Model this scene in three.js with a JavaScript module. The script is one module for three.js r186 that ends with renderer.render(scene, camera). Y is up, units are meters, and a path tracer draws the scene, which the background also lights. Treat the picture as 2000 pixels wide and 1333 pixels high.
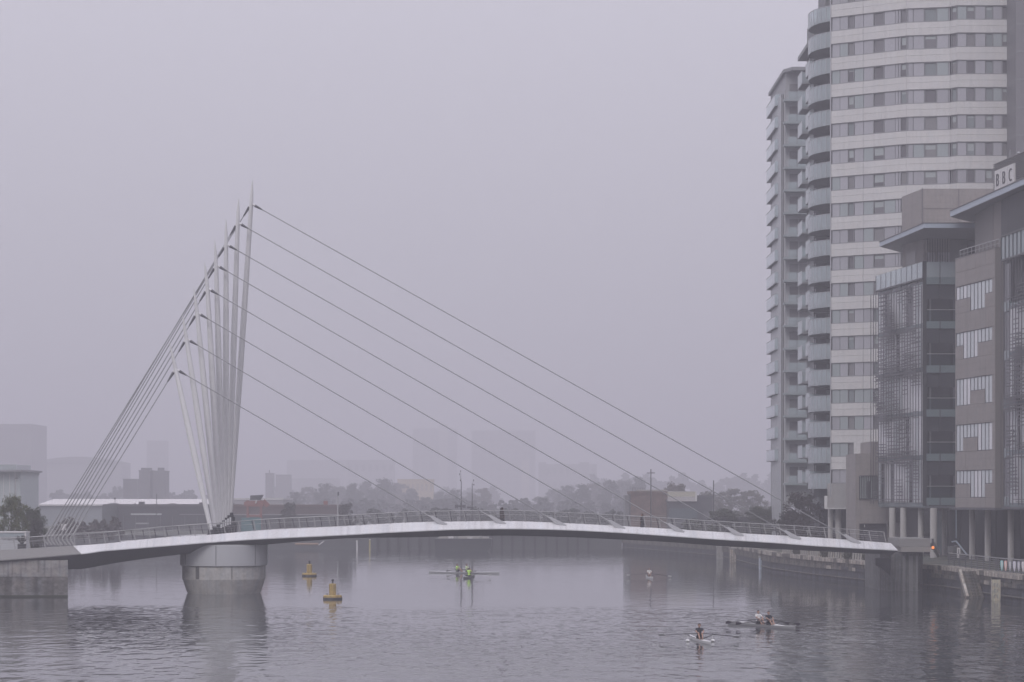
import * as THREE from 'three';
import { mergeGeometries } from 'three/addons/utils/BufferGeometryUtils.js';
import { MarchingCubes } from 'three/addons/objects/MarchingCubes.js';
import { TextGeometry } from 'three/addons/geometries/TextGeometry.js';
import { FontLoader } from 'three/addons/loaders/FontLoader.js';

// ---------------------------------------------------------------- camera, sky, sun, haze, exposure
const W = 2000, H = 1333, F = 5000, EYE = 9.25, HORIZON = 975;     // focal length and horizon in pixels of the photograph
const scene = new THREE.Scene();
const camera = new THREE.PerspectiveCamera(2 * Math.atan(H / 2 / F) * 180 / Math.PI, W / H, 0.5, 20000);
camera.position.set(0, EYE, 0);
camera.setViewOffset(W, H, 0, -(HORIZON - H / 2), W, H);            // shift lens: verticals stay vertical
camera.updateProjectionMatrix();

const renderer = new THREE.WebGLRenderer({ antialias: true });
renderer.setSize(1024, 682);
renderer.toneMapping = THREE.LinearToneMapping;
renderer.toneMappingExposure = 1.0;
renderer.shadowMap.enabled = true;

const SKY_COLOR = [0.466, 0.453, 0.52];   // radiance at the horizon; an overcast sky grows to three times that overhead
{
  const w = 256, h = 128, data = new Float32Array(w * h * 4);
  for (let y = 0; y < h; y++) for (let x = 0; x < w; x++) {
    const el = Math.sin(((y + 0.5) / h - 0.5) * Math.PI), t = Math.max(0, el);
    const k = 1 + 2 * t, i = (y * w + x) * 4;
    for (let c = 0; c < 3; c++) data[i + c] = SKY_COLOR[c] * k;
    data[i + 3] = 1;
  }
  const sky = new THREE.DataTexture(data, w, h, THREE.RGBAFormat, THREE.FloatType);
  sky.mapping = THREE.EquirectangularReflectionMapping; sky.magFilter = sky.minFilter = THREE.LinearFilter;
  sky.needsUpdate = true;
  scene.background = sky; scene.environment = sky;
}
const sun = new THREE.DirectionalLight(new THREE.Color(1, 0.965, 0.94), 1.1);
sun.position.set(-150, 330, 60); sun.target.position.set(0, 0, -290);
sun.castShadow = true; sun.shadow.radius = 40; sun.shadow.mapSize.set(2048, 2048);
Object.assign(sun.shadow.camera, { left: -260, right: 260, top: 260, bottom: -260, near: 1, far: 1200 });
scene.add(sun, sun.target);
scene.fog = new THREE.FogExp2(new THREE.Color(0.95, 0.93, 1.0), 0.00088);

// ---------------------------------------------------------------- helpers
function rng(seed) { let s = seed >>> 0; return () => { s = (s + 0x6d2b79f5) >>> 0; let t = Math.imul(s ^ (s >>> 15), 1 | s); t = (t + Math.imul(t ^ (t >>> 7), 61 | t)) ^ t; return ((t ^ (t >>> 14)) >>> 0) / 4294967296; }; }
const R = rng(7);
const V = (x, y, z) => new THREE.Vector3(x, y, z);
const at = (px, py, d) => V((px - 1000) / F * d, EYE + (HORIZON - py) / F * d, -d);
const X = (px, d) => (px - 1000) / F * d, Y = (py, d) => EYE + (HORIZON - py) / F * d, WATER = (py) => EYE * F / (py - HORIZON);
const lerp = (a, b, t) => a + (b - a) * t, clamp = (x, a, b) => Math.min(b, Math.max(a, x));
function table(list) {           // smooth curve through [x, y] pairs
  return (x) => {
    let i = 0; while (i < list.length - 2 && x > list[i + 1][0]) i++;
    const p1 = list[i], p2 = list[i + 1], p0 = list[Math.max(0, i - 1)], p3 = list[Math.min(list.length - 1, i + 2)];
    const h = p2[0] - p1[0], t = (x - p1[0]) / h;
    const m1 = i === 0 ? (p2[1] - p1[1]) / h : (p2[1] - p0[1]) / (p2[0] - p0[0]), m2 = i === list.length - 2 ? (p2[1] - p1[1]) / h : (p3[1] - p1[1]) / (p3[0] - p1[0]);
    const t2 = t * t, t3 = t2 * t;
    return (2 * t3 - 3 * t2 + 1) * p1[1] + (t3 - 2 * t2 + t) * h * m1 + (-2 * t3 + 3 * t2) * p2[1] + (t3 - t2) * h * m2;
  };
}
const used = new Map();
function numbered(name) { const n = used.get(name) ?? 0; used.set(name, n + 1); return n ? name + '_' + String(n).padStart(3, '0') : name; }
function tag(o, label, category, group, kind) {
  if (label) o.userData.label = label; if (category) o.userData.category = category;
  if (group) o.userData.group = group; if (kind) o.userData.kind = kind; return o;
}
function thing(name, label, category, pos = [0, 0, 0], turn = 0, group) {
  const o = new THREE.Group(); o.name = numbered(name); o.position.set(...pos); o.rotation.y = turn; scene.add(o);
  return tag(o, label, category, group);
}
function dup(root, label, pos, turn = 0, scale) {
  const c = root.clone(); c.name = numbered(root.name.replace(/_\d{3}$/, '')); c.userData = { ...root.userData };
  if (label) c.userData.label = label; c.position.set(...pos); c.rotation.y = turn; if (scale) c.scale.set(...scale); scene.add(c); return c;
}
const clean = (g) => { const o = g.index ? g.toNonIndexed() : g; for (const k of Object.keys(o.attributes)) if (!['position', 'normal', 'uv', 'color'].includes(k)) o.deleteAttribute(k); return o; };
function merged(list) { return list.length === 1 ? list[0] : mergeGeometries(list.map(clean)); }
function mesh(name, geo, mat, parent = scene, numberIt = true) {
  const m = new THREE.Mesh(Array.isArray(geo) ? merged(geo) : geo, mat);
  m.name = parent === scene && numberIt ? numbered(name) : name; m.castShadow = m.receiveShadow = true; parent.add(m); return m;
}
function structure(name, geo, mat) { return tag(mesh(name, geo, mat), null, null, null, 'structure'); }
function boxUV(g) {              // uv in metres from each face's own plane
  const p = g.attributes.position, n = g.attributes.normal, uv = new Float32Array(p.count * 2);
  for (let i = 0; i < p.count; i++) {
    const ax = Math.abs(n.getX(i)), ay = Math.abs(n.getY(i)), az = Math.abs(n.getZ(i));
    if (ay > 0.72) { uv[2 * i] = p.getX(i); uv[2 * i + 1] = p.getZ(i); }
    else if (ax > az) { uv[2 * i] = p.getZ(i); uv[2 * i + 1] = p.getY(i); } else { uv[2 * i] = p.getX(i); uv[2 * i + 1] = p.getY(i); }
  }
  g.setAttribute('uv', new THREE.BufferAttribute(uv, 2)); return g;
}
const box = (x0, x1, y0, y1, z0, z1) => boxUV(new THREE.BoxGeometry(x1 - x0, y1 - y0, z1 - z0).translate((x0 + x1) / 2, (y0 + y1) / 2, (z0 + z1) / 2));
function bar(a, b, r, seg = 8, r2 = r) {   // round bar from a to b, radius r at a and r2 at b
  const d = V(0, 0, 0).subVectors(b, a), g = new THREE.CylinderGeometry(r2, r, d.length(), seg, 1);
  g.applyQuaternion(new THREE.Quaternion().setFromUnitVectors(V(0, 1, 0), d.clone().normalize()));
  return g.translate((a.x + b.x) / 2, (a.y + b.y) / 2, (a.z + b.z) / 2);
}
function beam(a, b, w, h) {                // square bar from a to b
  const d = V(0, 0, 0).subVectors(b, a), g = new THREE.BoxGeometry(w, h, d.length()); boxUV(g);
  g.applyMatrix4(new THREE.Matrix4().lookAt(b, a, Math.abs(d.y) > 0.99 * d.length() ? V(1, 0, 0) : V(0, 1, 0)));
  return g.translate((a.x + b.x) / 2, (a.y + b.y) / 2, (a.z + b.z) / 2);
}
// A facade from plan point A to B (left to right as seen from outside): boxes in (along, up, out) metres.
function facade(A, B) {
  const l = Math.hypot(B[0] - A[0], B[1] - A[1]), u = [(B[0] - A[0]) / l, (B[1] - A[1]) / l], n = [-u[1], u[0]];
  const m = new THREE.Matrix4().makeBasis(V(u[0], 0, u[1]), V(0, 1, 0), V(n[0], 0, n[1])).setPosition(A[0], 0, A[1]);
  const f = {
    length: l, u, n, A, B, matrix: m,
    box: (u0, u1, v0, v1, n0, n1) => box(u0, u1, v0, v1, n0, n1).applyMatrix4(m),
    at: (s, v, o = 0) => V(A[0] + u[0] * s + n[0] * o, v, A[1] + u[1] * s + n[1] * o),
    along: (px, o = 0) => { const k = (px - 1000) / F, ax = A[0] + n[0] * o, az = A[1] + n[1] * o; return -(ax + k * az) / (u[0] + k * u[1]); },
    up: (px, py, o = 0) => { const p = f.at(f.along(px, o), 0, o); return Y(py, -p.z); },
  };
  return f;
}
const plan = (px, d) => [X(px, d), -d];
function prism(points, y0, y1) {           // closed plan polygon [x, z], extruded upwards
  const s = new THREE.Shape(points.map(([x, z]) => new THREE.Vector2(x, -z)));
  return boxUV(new THREE.ExtrudeGeometry(s, { depth: y1 - y0, bevelEnabled: false }).rotateX(-Math.PI / 2).translate(0, y0, 0));
}
function lathe(profile, seg = 32) { return new THREE.LatheGeometry(profile.map(([r, y]) => new THREE.Vector2(r, y)), seg); }
function strip(rows) {                     // rows of points joined into a smooth-shaded sheet
  const pos = [], uv = [], idx = [], w = rows[0].length;
  rows.forEach((row, i) => row.forEach((p, j) => { pos.push(p.x, p.y, p.z); uv.push(p.x, p.y + p.z); if (i && j) { const a = (i - 1) * w + j - 1, b = a + 1, c = a + w, d = c + 1; idx.push(a, c, b, b, c, d); } }));
  const g = new THREE.BufferGeometry(); g.setAttribute('position', new THREE.Float32BufferAttribute(pos, 3)); g.setAttribute('uv', new THREE.Float32BufferAttribute(uv, 2));
  g.setIndex(idx); g.computeVertexNormals(); return g;
}

// ---------------------------------------------------------------- textures and materials
function noise2(seed, period) {            // tileable value noise on a grid of that period
  const r = rng(seed), n = period, a = Float32Array.from({ length: n * n }, r), s = (t) => t * t * (3 - 2 * t);
  return (x, y) => { const xi = Math.floor(x), yi = Math.floor(y), fx = s(x - xi), fy = s(y - yi), x0 = ((xi % n) + n) % n, x1 = (x0 + 1) % n, y0 = ((yi % n) + n) % n, y1 = (y0 + 1) % n;
    return lerp(lerp(a[y0 * n + x0], a[y0 * n + x1], fx), lerp(a[y1 * n + x0], a[y1 * n + x1], fx), fy); };
}
function texture(size, metres, color, srgb = true, wrapMirror = false) {
  const data = new Uint8Array(size * size * 4), c = [0, 0, 0];
  for (let y = 0; y < size; y++) for (let x = 0; x < size; x++) { color(x / size, y / size, c); const i = (y * size + x) * 4; for (let k = 0; k < 3; k++) data[i + k] = clamp(c[k], 0, 1) * 255; data[i + 3] = 255; }
  const t = new THREE.DataTexture(data, size, size); t.wrapS = t.wrapT = wrapMirror ? THREE.MirroredRepeatWrapping : THREE.RepeatWrapping; t.magFilter = THREE.LinearFilter; t.minFilter = THREE.LinearMipmapLinearFilter;
  t.generateMipmaps = true; if (srgb) t.colorSpace = THREE.SRGBColorSpace; t.repeat.set(1 / metres[0], 1 / metres[1]); t.needsUpdate = true; return t;
}
const toS = (v) => v <= 0.0031308 ? 12.92 * v : 1.055 * Math.pow(v, 1 / 2.4) - 0.055;
function mottled(seed, base, spread, streak, metres, tint = 0, courses = 0) {   // mottled mineral surface with run-down stains
  const a = noise2(seed, 8), b = noise2(seed + 1, 32), d = noise2(seed + 2, 128), s = noise2(seed + 3, 64);
  return texture(256, metres, (u, v, c) => {
    let k = 1 + spread * ((a(u * 8, v * 8) - 0.5) * 0.9 + (b(u * 32, v * 32) - 0.5) * 0.7 + (d(u * 128, v * 128) - 0.5) * 0.6);
    const st = s(u * 64, v * 2.0); k *= 1 - streak * clamp((st - 0.5) * 3, 0, 1);
    const w = tint * (b(u * 32 + 7, v * 8 + 3) - 0.5);
    if (courses) { const q = (v * courses) % 1; if (q < 0.05) k *= 0.86; }
    for (let i = 0; i < 3; i++) c[i] = toS(clamp(base[i] * k * (1 + w * (1 - i)), 0, 1));
  });
}
function std(color, roughness = 0.8, more = {}) { const { map, ...rest } = more; return new THREE.MeshStandardMaterial({ color: map ? 0xffffff : new THREE.Color(...color), roughness, map: map ?? null, ...rest }); }
const T = {
  concrete: mottled(11, [0.30, 0.295, 0.285], 0.35, 0.25, [6, 6], 0.05),
  stained: mottled(21, [0.25, 0.24, 0.235], 0.55, 0.38, [13, 7], 0.12),
  stainedLow: mottled(23, [0.17, 0.163, 0.16], 0.8, 0.45, [17, 9], 0.12),
  darkConcrete: mottled(31, [0.10, 0.10, 0.10], 0.5, 0.45, [7, 5], 0.1),
  cladding: mottled(41, [0.255, 0.232, 0.222], 0.14, 0.12, [11, 6.4], 0.03, 8),
  coping: mottled(51, [0.36, 0.325, 0.285], 0.8, 0.5, [5, 3], 0.2),
  course: mottled(61, [0.12, 0.112, 0.098], 0.8, 0.55, [6, 4], 0.2),
  quay: mottled(71, [0.052, 0.053, 0.062], 0.8, 0.45, [8, 5], 0.2),
  white: mottled(81, [0.56, 0.55, 0.54], 0.07, 0.06, [10, 8], 0.02),
  paint: mottled(91, [0.61, 0.61, 0.62], 0.10, 0.13, [13, 4], 0.03),
  pier: mottled(131, [0.42, 0.41, 0.39], 0.3, 0.10, [7, 7], 0.06),
  land: mottled(101, [0.052, 0.055, 0.04], 0.7, 0, [30, 30], 0.3),
  brick: mottled(111, [0.15, 0.105, 0.09], 0.45, 0.25, [7, 5], 0.1, 12),
  yellow: mottled(121, [0.37, 0.265, 0.085], 0.3, 0.35, [2.2, 2.2], 0.15),
};
const M = {
  concrete: std(0, 0.85, { map: T.concrete }), stained: std(0, 0.9, { map: T.stained }), stainedLow: std(0, 0.9, { map: T.stainedLow }), darkConcrete: std(0, 0.9, { map: T.darkConcrete }),
  cladding: std(0, 0.75, { map: T.cladding }), coping: std(0, 0.9, { map: T.coping }), course: std(0, 0.9, { map: T.course }), quay: std(0, 0.85, { map: T.quay }),
  pier: std(0, 0.85, { map: T.pier }), white: std(0, 0.6, { map: T.white }), paint: std(0, 0.45, { map: T.paint }), land: std(0, 0.95, { map: T.land }), brick: std(0, 0.9, { map: T.brick }), yellow: std(0, 0.55, { map: T.yellow }),
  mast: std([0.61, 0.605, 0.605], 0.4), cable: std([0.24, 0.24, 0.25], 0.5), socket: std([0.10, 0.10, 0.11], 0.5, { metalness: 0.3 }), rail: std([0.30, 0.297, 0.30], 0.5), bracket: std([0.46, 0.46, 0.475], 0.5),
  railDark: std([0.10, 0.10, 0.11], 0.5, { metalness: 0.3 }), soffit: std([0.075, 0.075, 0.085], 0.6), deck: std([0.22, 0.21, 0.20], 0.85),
  frame: std([0.09, 0.09, 0.10], 0.5), frameGrey: std([0.19, 0.19, 0.2], 0.5), mullion: std([0.045, 0.048, 0.052], 0.45, { metalness: 0.2 }),
  core: std([0.05, 0.05, 0.055], 0.8), darkSteel: std([0.075, 0.072, 0.08], 0.5, { metalness: 0.2 }), louvre: std([0.13, 0.125, 0.125], 0.6),
  fascia: std([0.36, 0.41, 0.47], 0.35, { metalness: 0.15 }), canopySoffit: std([0.26, 0.26, 0.28], 0.6), letter: std([0.035, 0.035, 0.04], 0.5), signWhite: std([0.58, 0.565, 0.56], 0.5),
  spandrelGlass: std([0.15, 0.19, 0.20], 0.12), slabEdge: std([0.25, 0.285, 0.295], 0.6), slabUnder: std([0.22, 0.225, 0.235], 0.8),  // slabUnder tone raised to imitate mist on the balconies
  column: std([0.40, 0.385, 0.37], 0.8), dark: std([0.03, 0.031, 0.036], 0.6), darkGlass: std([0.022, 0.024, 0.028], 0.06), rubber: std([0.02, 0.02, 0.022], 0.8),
  hullWhite: std([0.56, 0.56, 0.555], 0.3), carbon: std([0.03, 0.03, 0.033], 0.35), skin: std([0.36, 0.22, 0.165], 0.6), hair: std([0.035, 0.025, 0.02], 0.8), eye: std([0.02, 0.015, 0.012], 0.3),
  navy: std([0.02, 0.022, 0.032], 0.85), peach: std([0.50, 0.30, 0.22], 0.85), hiVis: std([0.50, 0.80, 0.14], 0.8), paleHiVis: std([0.62, 0.76, 0.42], 0.8), whiteCloth: std([0.6, 0.59, 0.58], 0.85), black: std([0.016, 0.016, 0.018], 0.85),
  steel: std([0.40, 0.40, 0.41], 0.35, { metalness: 0.5 }), bark: std([0.06, 0.05, 0.04], 0.95), rust: std([0.22, 0.085, 0.07], 0.8), teal: std([0.05, 0.16, 0.17], 0.7), ochre: std([0.42, 0.33, 0.20], 0.8),
  gaugeWhite: std([0.50, 0.47, 0.38], 0.7), plank: std([0.33, 0.31, 0.29], 0.85), algae: std([0.035, 0.04, 0.028], 0.9),
};
const glassPane = new THREE.MeshPhysicalMaterial({ color: new THREE.Color(0.74, 0.81, 0.83), roughness: 0.12, transmission: 0.70, thickness: 0, ior: 1.5 });
const clearGlass = new THREE.MeshPhysicalMaterial({ color: new THREE.Color(0.80, 0.88, 0.90), roughness: 0.03, transmission: 1, thickness: 0, ior: 1.5 });
// tower glazing: opaque grey back-painted panels and darker windows, some with blinds down; panel and window tones raised to imitate mist
const towerPanels = [0.335, 0.36, 0.385].map((k) => std([k * 0.97, k * 0.96, k * 1.03], 0.25)).concat([std([0.31, 0.345, 0.35], 0.2)]);
const towerWindows = [std([0.12, 0.115, 0.123], 0.12), std([0.165, 0.16, 0.17], 0.14), std([0.205, 0.20, 0.205], 0.2), std([0.20, 0.225, 0.23], 0.16)];
const blind = std([0.34, 0.37, 0.37], 0.7);
const pick = (list, r = R) => list[Math.floor(r() * list.length)];
// ---------------------------------------------------------------- the setting: water, ground, quay edges
const QUAY_TOP = 2.5;
const rightEdge = [[50, 200], [50, -100], [46.6, -205], [44.3, -236], [43.4, -258], [39.1, -273], [35.2, -298], [32.7, -325], [32.0, -400], [20, -466]];
const leftEdge = [[-86, -466], [-80, -385], [-63, -305], [-50, -268], [-50, -242], [-62, -200], [-75, 200]];
{
  const basin = [...rightEdge, ...leftEdge], far = 9000;
  const s = new THREE.Shape([[-far, far], [far, far], [far, -1200], [-far, -1200]].map(([x, y]) => new THREE.Vector2(x, y)));
  s.holes.push(new THREE.Path(basin.map(([x, z]) => new THREE.Vector2(x, -z))));
  structure('ground', boxUV(new THREE.ShapeGeometry(s).rotateX(-Math.PI / 2).translate(0, QUAY_TOP - 0.03, 0)), M.land);
  structure('river_bed', prism([[-100, 210], [60, 210], [60, -480], [-100, -480]], -4, -3.6), M.quay);
}
{ // water: a sheet of ripples with calm lanes between the ruffled patches
  const n = 2048, m = 2048, data = new Uint8Array(n * m * 4), hgt = new Float32Array(n * m);
  const SX = 160, SZ = 320, x0 = -95, z0 = -130;                      // metres the relief covers from (x0, z0) towards -z
  const l = [[0.36, 0.7, 0.7], [0.75, 1.3, 1.25], [1.7, 2.7, 1.0], [6, 5, 0.9]].map(([a, b, w], i) => { const px = Math.round(SX / a), pz = Math.round(SZ / b), N = Math.max(px, pz); return { f: noise2(900 + i, N), px, pz, w: w * 0.022 }; });
  const gust = noise2(950, 64), gust2 = noise2(951, 64);
  for (let j = 0; j < m; j++) {
    const d = 130 + (j + 0.5) / m * SZ;
    for (let i = 0; i < n; i++) {
      const u = i / n, v = j / m; let h = 0;
      for (const o of l) h += o.w * (o.f(u * o.px + v * o.px * 0.08, v * o.pz) - 0.5);
      const g = gust(u * 9, v * 14) * 0.6 + gust2(u * 26, v * 60) * 0.4, edge = 216 + 16 * (gust(u * 5 + 3, v * 3) - 0.5) + 7 * (gust2(u * 40, v * 8) - 0.5);
      let k = d < edge ? 1 : Math.max(0.18, 1 - (d - edge) / 6);                     // ruffled near water, a calm lane, breeze again beyond
      k = Math.max(k, clamp((g - 0.62) * 4, 0, 0.16)) * (0.55 + 0.9 * clamp(g, 0, 1));
      if (d > 330) k = Math.max(k, clamp((d - 330) / 50, 0, 1) * (0.45 + 0.5 * clamp((g - 0.4) * 3, 0, 1)));
      hgt[j * n + i] = h * k;
    }
  }
  const AMP = 5;                                                      // slopes are stored five times too steep and scaled back by normalScale
  for (let j = 0; j < m; j++) for (let i = 0; i < n; i++) {
    const dx = (hgt[j * n + (i + 1) % n] - hgt[j * n + (i + n - 1) % n]) / (2 * SX / n), dz = (hgt[((j + 1) % m) * n + i] - hgt[((j + m - 1) % m) * n + i]) / (2 * SZ / m);
    const nx = -dx * AMP, ny = -dz * AMP, q = 1 / Math.hypot(nx, ny, 1), o = (j * n + i) * 4;
    data[o] = (nx * q * 0.5 + 0.5) * 255; data[o + 1] = (ny * q * 0.5 + 0.5) * 255; data[o + 2] = (q * 0.5 + 0.5) * 255; data[o + 3] = 255;
  }
  const t = new THREE.DataTexture(data, n, m); t.wrapS = t.wrapT = THREE.MirroredRepeatWrapping; t.magFilter = THREE.LinearFilter; t.minFilter = THREE.LinearFilter; t.needsUpdate = true;
  const g = new THREE.PlaneGeometry(1, 1, 1, 1), px = [[-110, 210], [70, 210], [-110, -475], [70, -475]];
  const pos = g.attributes.position, uv = g.attributes.uv;
  px.forEach(([x, z], k) => { pos.setXYZ(k, x, 0, z); uv.setXY(k, (x - x0) / SX, (z0 - z) / SZ); });
  g.computeVertexNormals();
  const water = new THREE.MeshPhysicalMaterial({ color: new THREE.Color(0.042, 0.045, 0.048), roughness: 0.06, ior: 1.33, normalMap: t, normalScale: new THREE.Vector2(1 / AMP, 1 / AMP) });
  structure('water', g, water);
}
{ // quay walls: upper course of brown stone, dark lower wall with a ledge, and single coping stones
  const wall = thing('quay_wall', 'stained stone quay wall along the right bank below the tower and the office block', 'quay wall');
  const upper = [], lower = [], ledge = [], r = rng(31);
  for (let i = 1; i < rightEdge.length - 1; i++) {
    const f = facade(rightEdge[i + 1], rightEdge[i]);   // seen from the water
    upper.push(f.box(-0.05, f.length + 0.05, 1.25, QUAY_TOP - 0.42, -1.2, i >= 2 && i <= 5 ? -0.08 : 0)); lower.push(f.box(-0.1, f.length + 0.1, -4, 1.25, -1.4, -0.12)); ledge.push(f.box(0, f.length, 0.42, 0.52, -0.12, 0.02));
    if (i >= 2 && i <= 5) for (let row = 0; row < 2; row++) for (let s = -r() * 0.8; s < f.length - 0.3;) { const e = Math.min(f.length, s + 1.2 + r() * 1.4), y0 = 1.25 + row * 0.42; mesh('wall_stone', f.box(Math.max(0, s) + 0.03, e - 0.02, y0 + 0.02, y0 + 0.40, -0.3, -0.02 + r() * 0.06), r() < 0.1 ? M.coping : r() < 0.75 ? M.course : M.quay, wall); s = e; }
    if (i >= 2 && i <= 7) for (let s = 0; s < f.length - 0.2;) {
      const e = Math.min(f.length, s + 1.1 + r() * 1.3), c = mesh('coping_stone', f.box(s + 0.03, e - 0.02, QUAY_TOP - 0.42, QUAY_TOP + 0.02 + r() * 0.04, -0.9, 0.10 + r() * 0.06), r() < 0.75 ? M.coping : M.course, wall); s = e; if (!c) break;
    } else upper.push(f.box(-0.05, f.length + 0.05, QUAY_TOP - 0.42, QUAY_TOP, -1.2, 0.05));
  }
  mesh('upper_course', upper, M.course, wall); mesh('lower_wall', lower, M.quay, wall); mesh('ledge', ledge, M.course, wall);
  // a far wall with timber piles closes the basin
  const farWall = thing('dock_wall', 'dark dock wall with a row of timber piles seen under the middle of the footbridge', 'dock wall');
  const f = facade([-86, -466], [20, -466]);
  mesh('wall', [f.box(0, f.length, -4, QUAY_TOP, -1.5, 0)], std([0.085, 0.088, 0.092], 0.9), farWall);
  mesh('cap', [f.box(0, f.length, QUAY_TOP, QUAY_TOP + 0.25, -1.5, 0.25)], std([0.14, 0.14, 0.14], 0.9), farWall);
  for (let p = 735; p < 1162; p += 19 + r() * 4) { const s = f.along(p); mesh('pile', f.box(s, s + 0.42, -4, 2.2 + r() * 0.6, 0, 0.4), M.dark, farWall); }
  const left = thing('bank_wall', 'low dark bank wall behind the left end of the footbridge', 'bank wall'), lw = [];
  for (let i = 0; i < leftEdge.length - 1; i++) { const g = facade(leftEdge[i + 1], leftEdge[i]); lw.push(g.box(-0.1, g.length + 0.1, -4, QUAY_TOP, 0, 1)); }
  mesh('wall', lw, M.quay, left);
}

// ---------------------------------------------------------------- footbridge
const nearDepth = table([[-120, 240.6], [135, 241.5], [435, 247.2], [900, 249.4], [1300, 250.6], [1750, 252.5], [1900, 253]]);
const farDepth = table([[-120, 275], [135, 272], [435, 263], [700, 257.5], [1000, 255.5], [1400, 256.5], [1750, 258.5], [1900, 259]]);
const bandTop = table([[-120, 1086], [0, 1075.5], [140, 1067], [200, 1063], [300, 1052.5], [400, 1046], [500, 1037.7], [660, 1029.8], [800, 1022], [900, 1020], [1000, 1019.3], [1100, 1023], [1200, 1028], [1300, 1033.7], [1400, 1040], [1500, 1045.8], [1600, 1051.5], [1743, 1062], [1860, 1071]]);
const bandLow = table([[-120, 1101], [0, 1093], [140, 1081.8], [157, 1080], [200, 1076], [300, 1068], [400, 1060], [500, 1053], [660, 1045.3], [800, 1037.7], [900, 1033.8], [1000, 1032.6], [1100, 1034.6], [1200, 1039.5], [1300, 1046], [1400, 1053], [1500, 1059], [1600, 1066.3], [1754, 1075.4], [1860, 1083]]);
const soffitLow = table([[-120, 1114], [0, 1112], [135, 1112.5], [200, 1103], [300, 1089], [400, 1078], [500, 1066], [660, 1053], [800, 1050.2], [900, 1047.8], [1000, 1047], [1100, 1049.5], [1200, 1054], [1300, 1059], [1400, 1066.4], [1500, 1072], [1600, 1077], [1754, 1085], [1860, 1092]]);
const bridge = thing('footbridge', 'white cable stayed footbridge with a fan of eight tapered masts across the water', 'footbridge');
{
  const sect = (px) => {
    const dn = nearDepth(px), df = farDepth(px), shift = px < 200 ? 0.85 * clamp((200 - px) / 45, 0, 1) : px > 1700 ? 0.55 * clamp((px - 1700) / 40, 0, 1) : 0;
    const x = X(px, dn), yt = Y(bandTop(px), dn + 0.75), yl = Y(bandLow(px), dn), ys = Math.min(yl - 0.35, Y(soffitLow(px), dn + 2.2));
    return { x, dn, df, lip: V(x + shift, yl, -dn), top: V(x, yt, -dn - 0.75), topIn: V(x, yt + 0.02, -dn - 0.86), deckN: V(x, yt - 0.4, -dn - 0.88), deckF: V(x, yt - 0.4, -df + 0.88), topFIn: V(x, yt + 0.02, -df + 0.86), topF: V(x, yt, -df + 0.75), lipF: V(x, yl, -df), sofN: V(x + shift * 0.5, ys, -dn - 2.2), sofF: V(x, ys, -df + 2.2) };
  };
  const run = (a, b, step) => { const o = []; for (let p = a; p < b; p += step) o.push(sect(p)); o.push(sect(b)); return o; };
  const span = run(140, 1743, 11), ramp = run(-110, 139.6, 12);
  const rows = (list, keys) => strip(list.map((s) => keys.map((k) => s[k])));
  const drop = (s) => V(s.lip.x, s.lip.y - 0.09, s.lip.z), dropF = (s) => V(s.lipF.x, s.lipF.y - 0.09, s.lipF.z);
  mesh('edge_cladding', [rows(span, ['deckN', 'topIn']), rows(span, ['topIn', 'top']), rows(span, ['top', 'lip']), strip(span.map((s) => [s.lip, drop(s)]))], M.paint, bridge);
  mesh('edge_cladding', [rows(span, ['lipF', 'topF']), rows(span, ['topF', 'topFIn']), rows(span, ['topFIn', 'deckF']), strip(span.map((s) => [dropF(s), s.lipF]))], M.paint, bridge);
  mesh('parapet', [rows(ramp, ['deckN', 'topIn']), rows(ramp, ['topIn', 'top']), rows(ramp, ['top', 'lip']), strip(ramp.map((s) => [s.lip, drop(s)]))], std([0.20, 0.195, 0.19], 0.85), bridge);
  const all = [...ramp, ...span];
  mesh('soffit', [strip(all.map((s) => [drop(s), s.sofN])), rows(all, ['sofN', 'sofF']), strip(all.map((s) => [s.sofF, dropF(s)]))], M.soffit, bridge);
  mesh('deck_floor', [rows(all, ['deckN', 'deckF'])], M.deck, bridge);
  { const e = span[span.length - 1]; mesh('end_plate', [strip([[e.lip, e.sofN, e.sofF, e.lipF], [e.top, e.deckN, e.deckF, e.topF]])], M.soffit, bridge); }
  // railings: inclined posts on both edges, two rails and fine wires
  const topRail = [[], []], midRail = [[], []], wires = [[], []];
  let prev = null;
  for (let p = -95; p <= 1742; p += 29.45) {
    const s = sect(p), lean = 0.16, pts = [];
    [[s.topIn, 1, 0], [s.topFIn, -1, 1]].forEach(([q, dir, k]) => {
      const foot = V(q.x + 0.14, q.y - 0.02, q.z + dir * 0.02), head = V(q.x - 0.06, q.y + 1.04, q.z - dir * lean);
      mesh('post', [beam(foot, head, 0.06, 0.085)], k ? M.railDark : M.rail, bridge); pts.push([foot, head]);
    });
    if (prev) pts.forEach(([f, h], k) => {
      const [pf, ph] = prev[k];
      topRail[k].push(bar(ph, h, 0.04, 6)); midRail[k].push(bar(pf.clone().lerp(ph, 0.62), f.clone().lerp(h, 0.62), 0.022, 5));
      for (const t of [0.22, 0.42, 0.82]) wires[k].push(bar(pf.clone().lerp(ph, t), f.clone().lerp(h, t), 0.007, 4));
    });
    prev = pts;
  }
  for (const k of [0, 1]) { mesh('handrail', topRail[k], M.rail, bridge); mesh('mid_rail', midRail[k], M.rail, bridge); mesh('rail_wires', wires[k], M.rail, bridge); }
  // masts: tip, clamp and foot as seen, standing on an arc across the deck; with the socket of each cable
  const masts = [[492.6, 351, 490.5, 398, 450, 1003], [465.6, 387, 464, 435, 445, 1008], [441, 428, 441.3, 477, 440, 1013], [419, 469, 421.8, 518, 435, 1018], [399, 512, 404.9, 563.5, 430, 1022], [378, 561, 384.6, 611, 425, 1026], [356, 615, 363.7, 662, 419, 1030], [331, 670, 342.4, 721, 411.5, 1036]];
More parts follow.
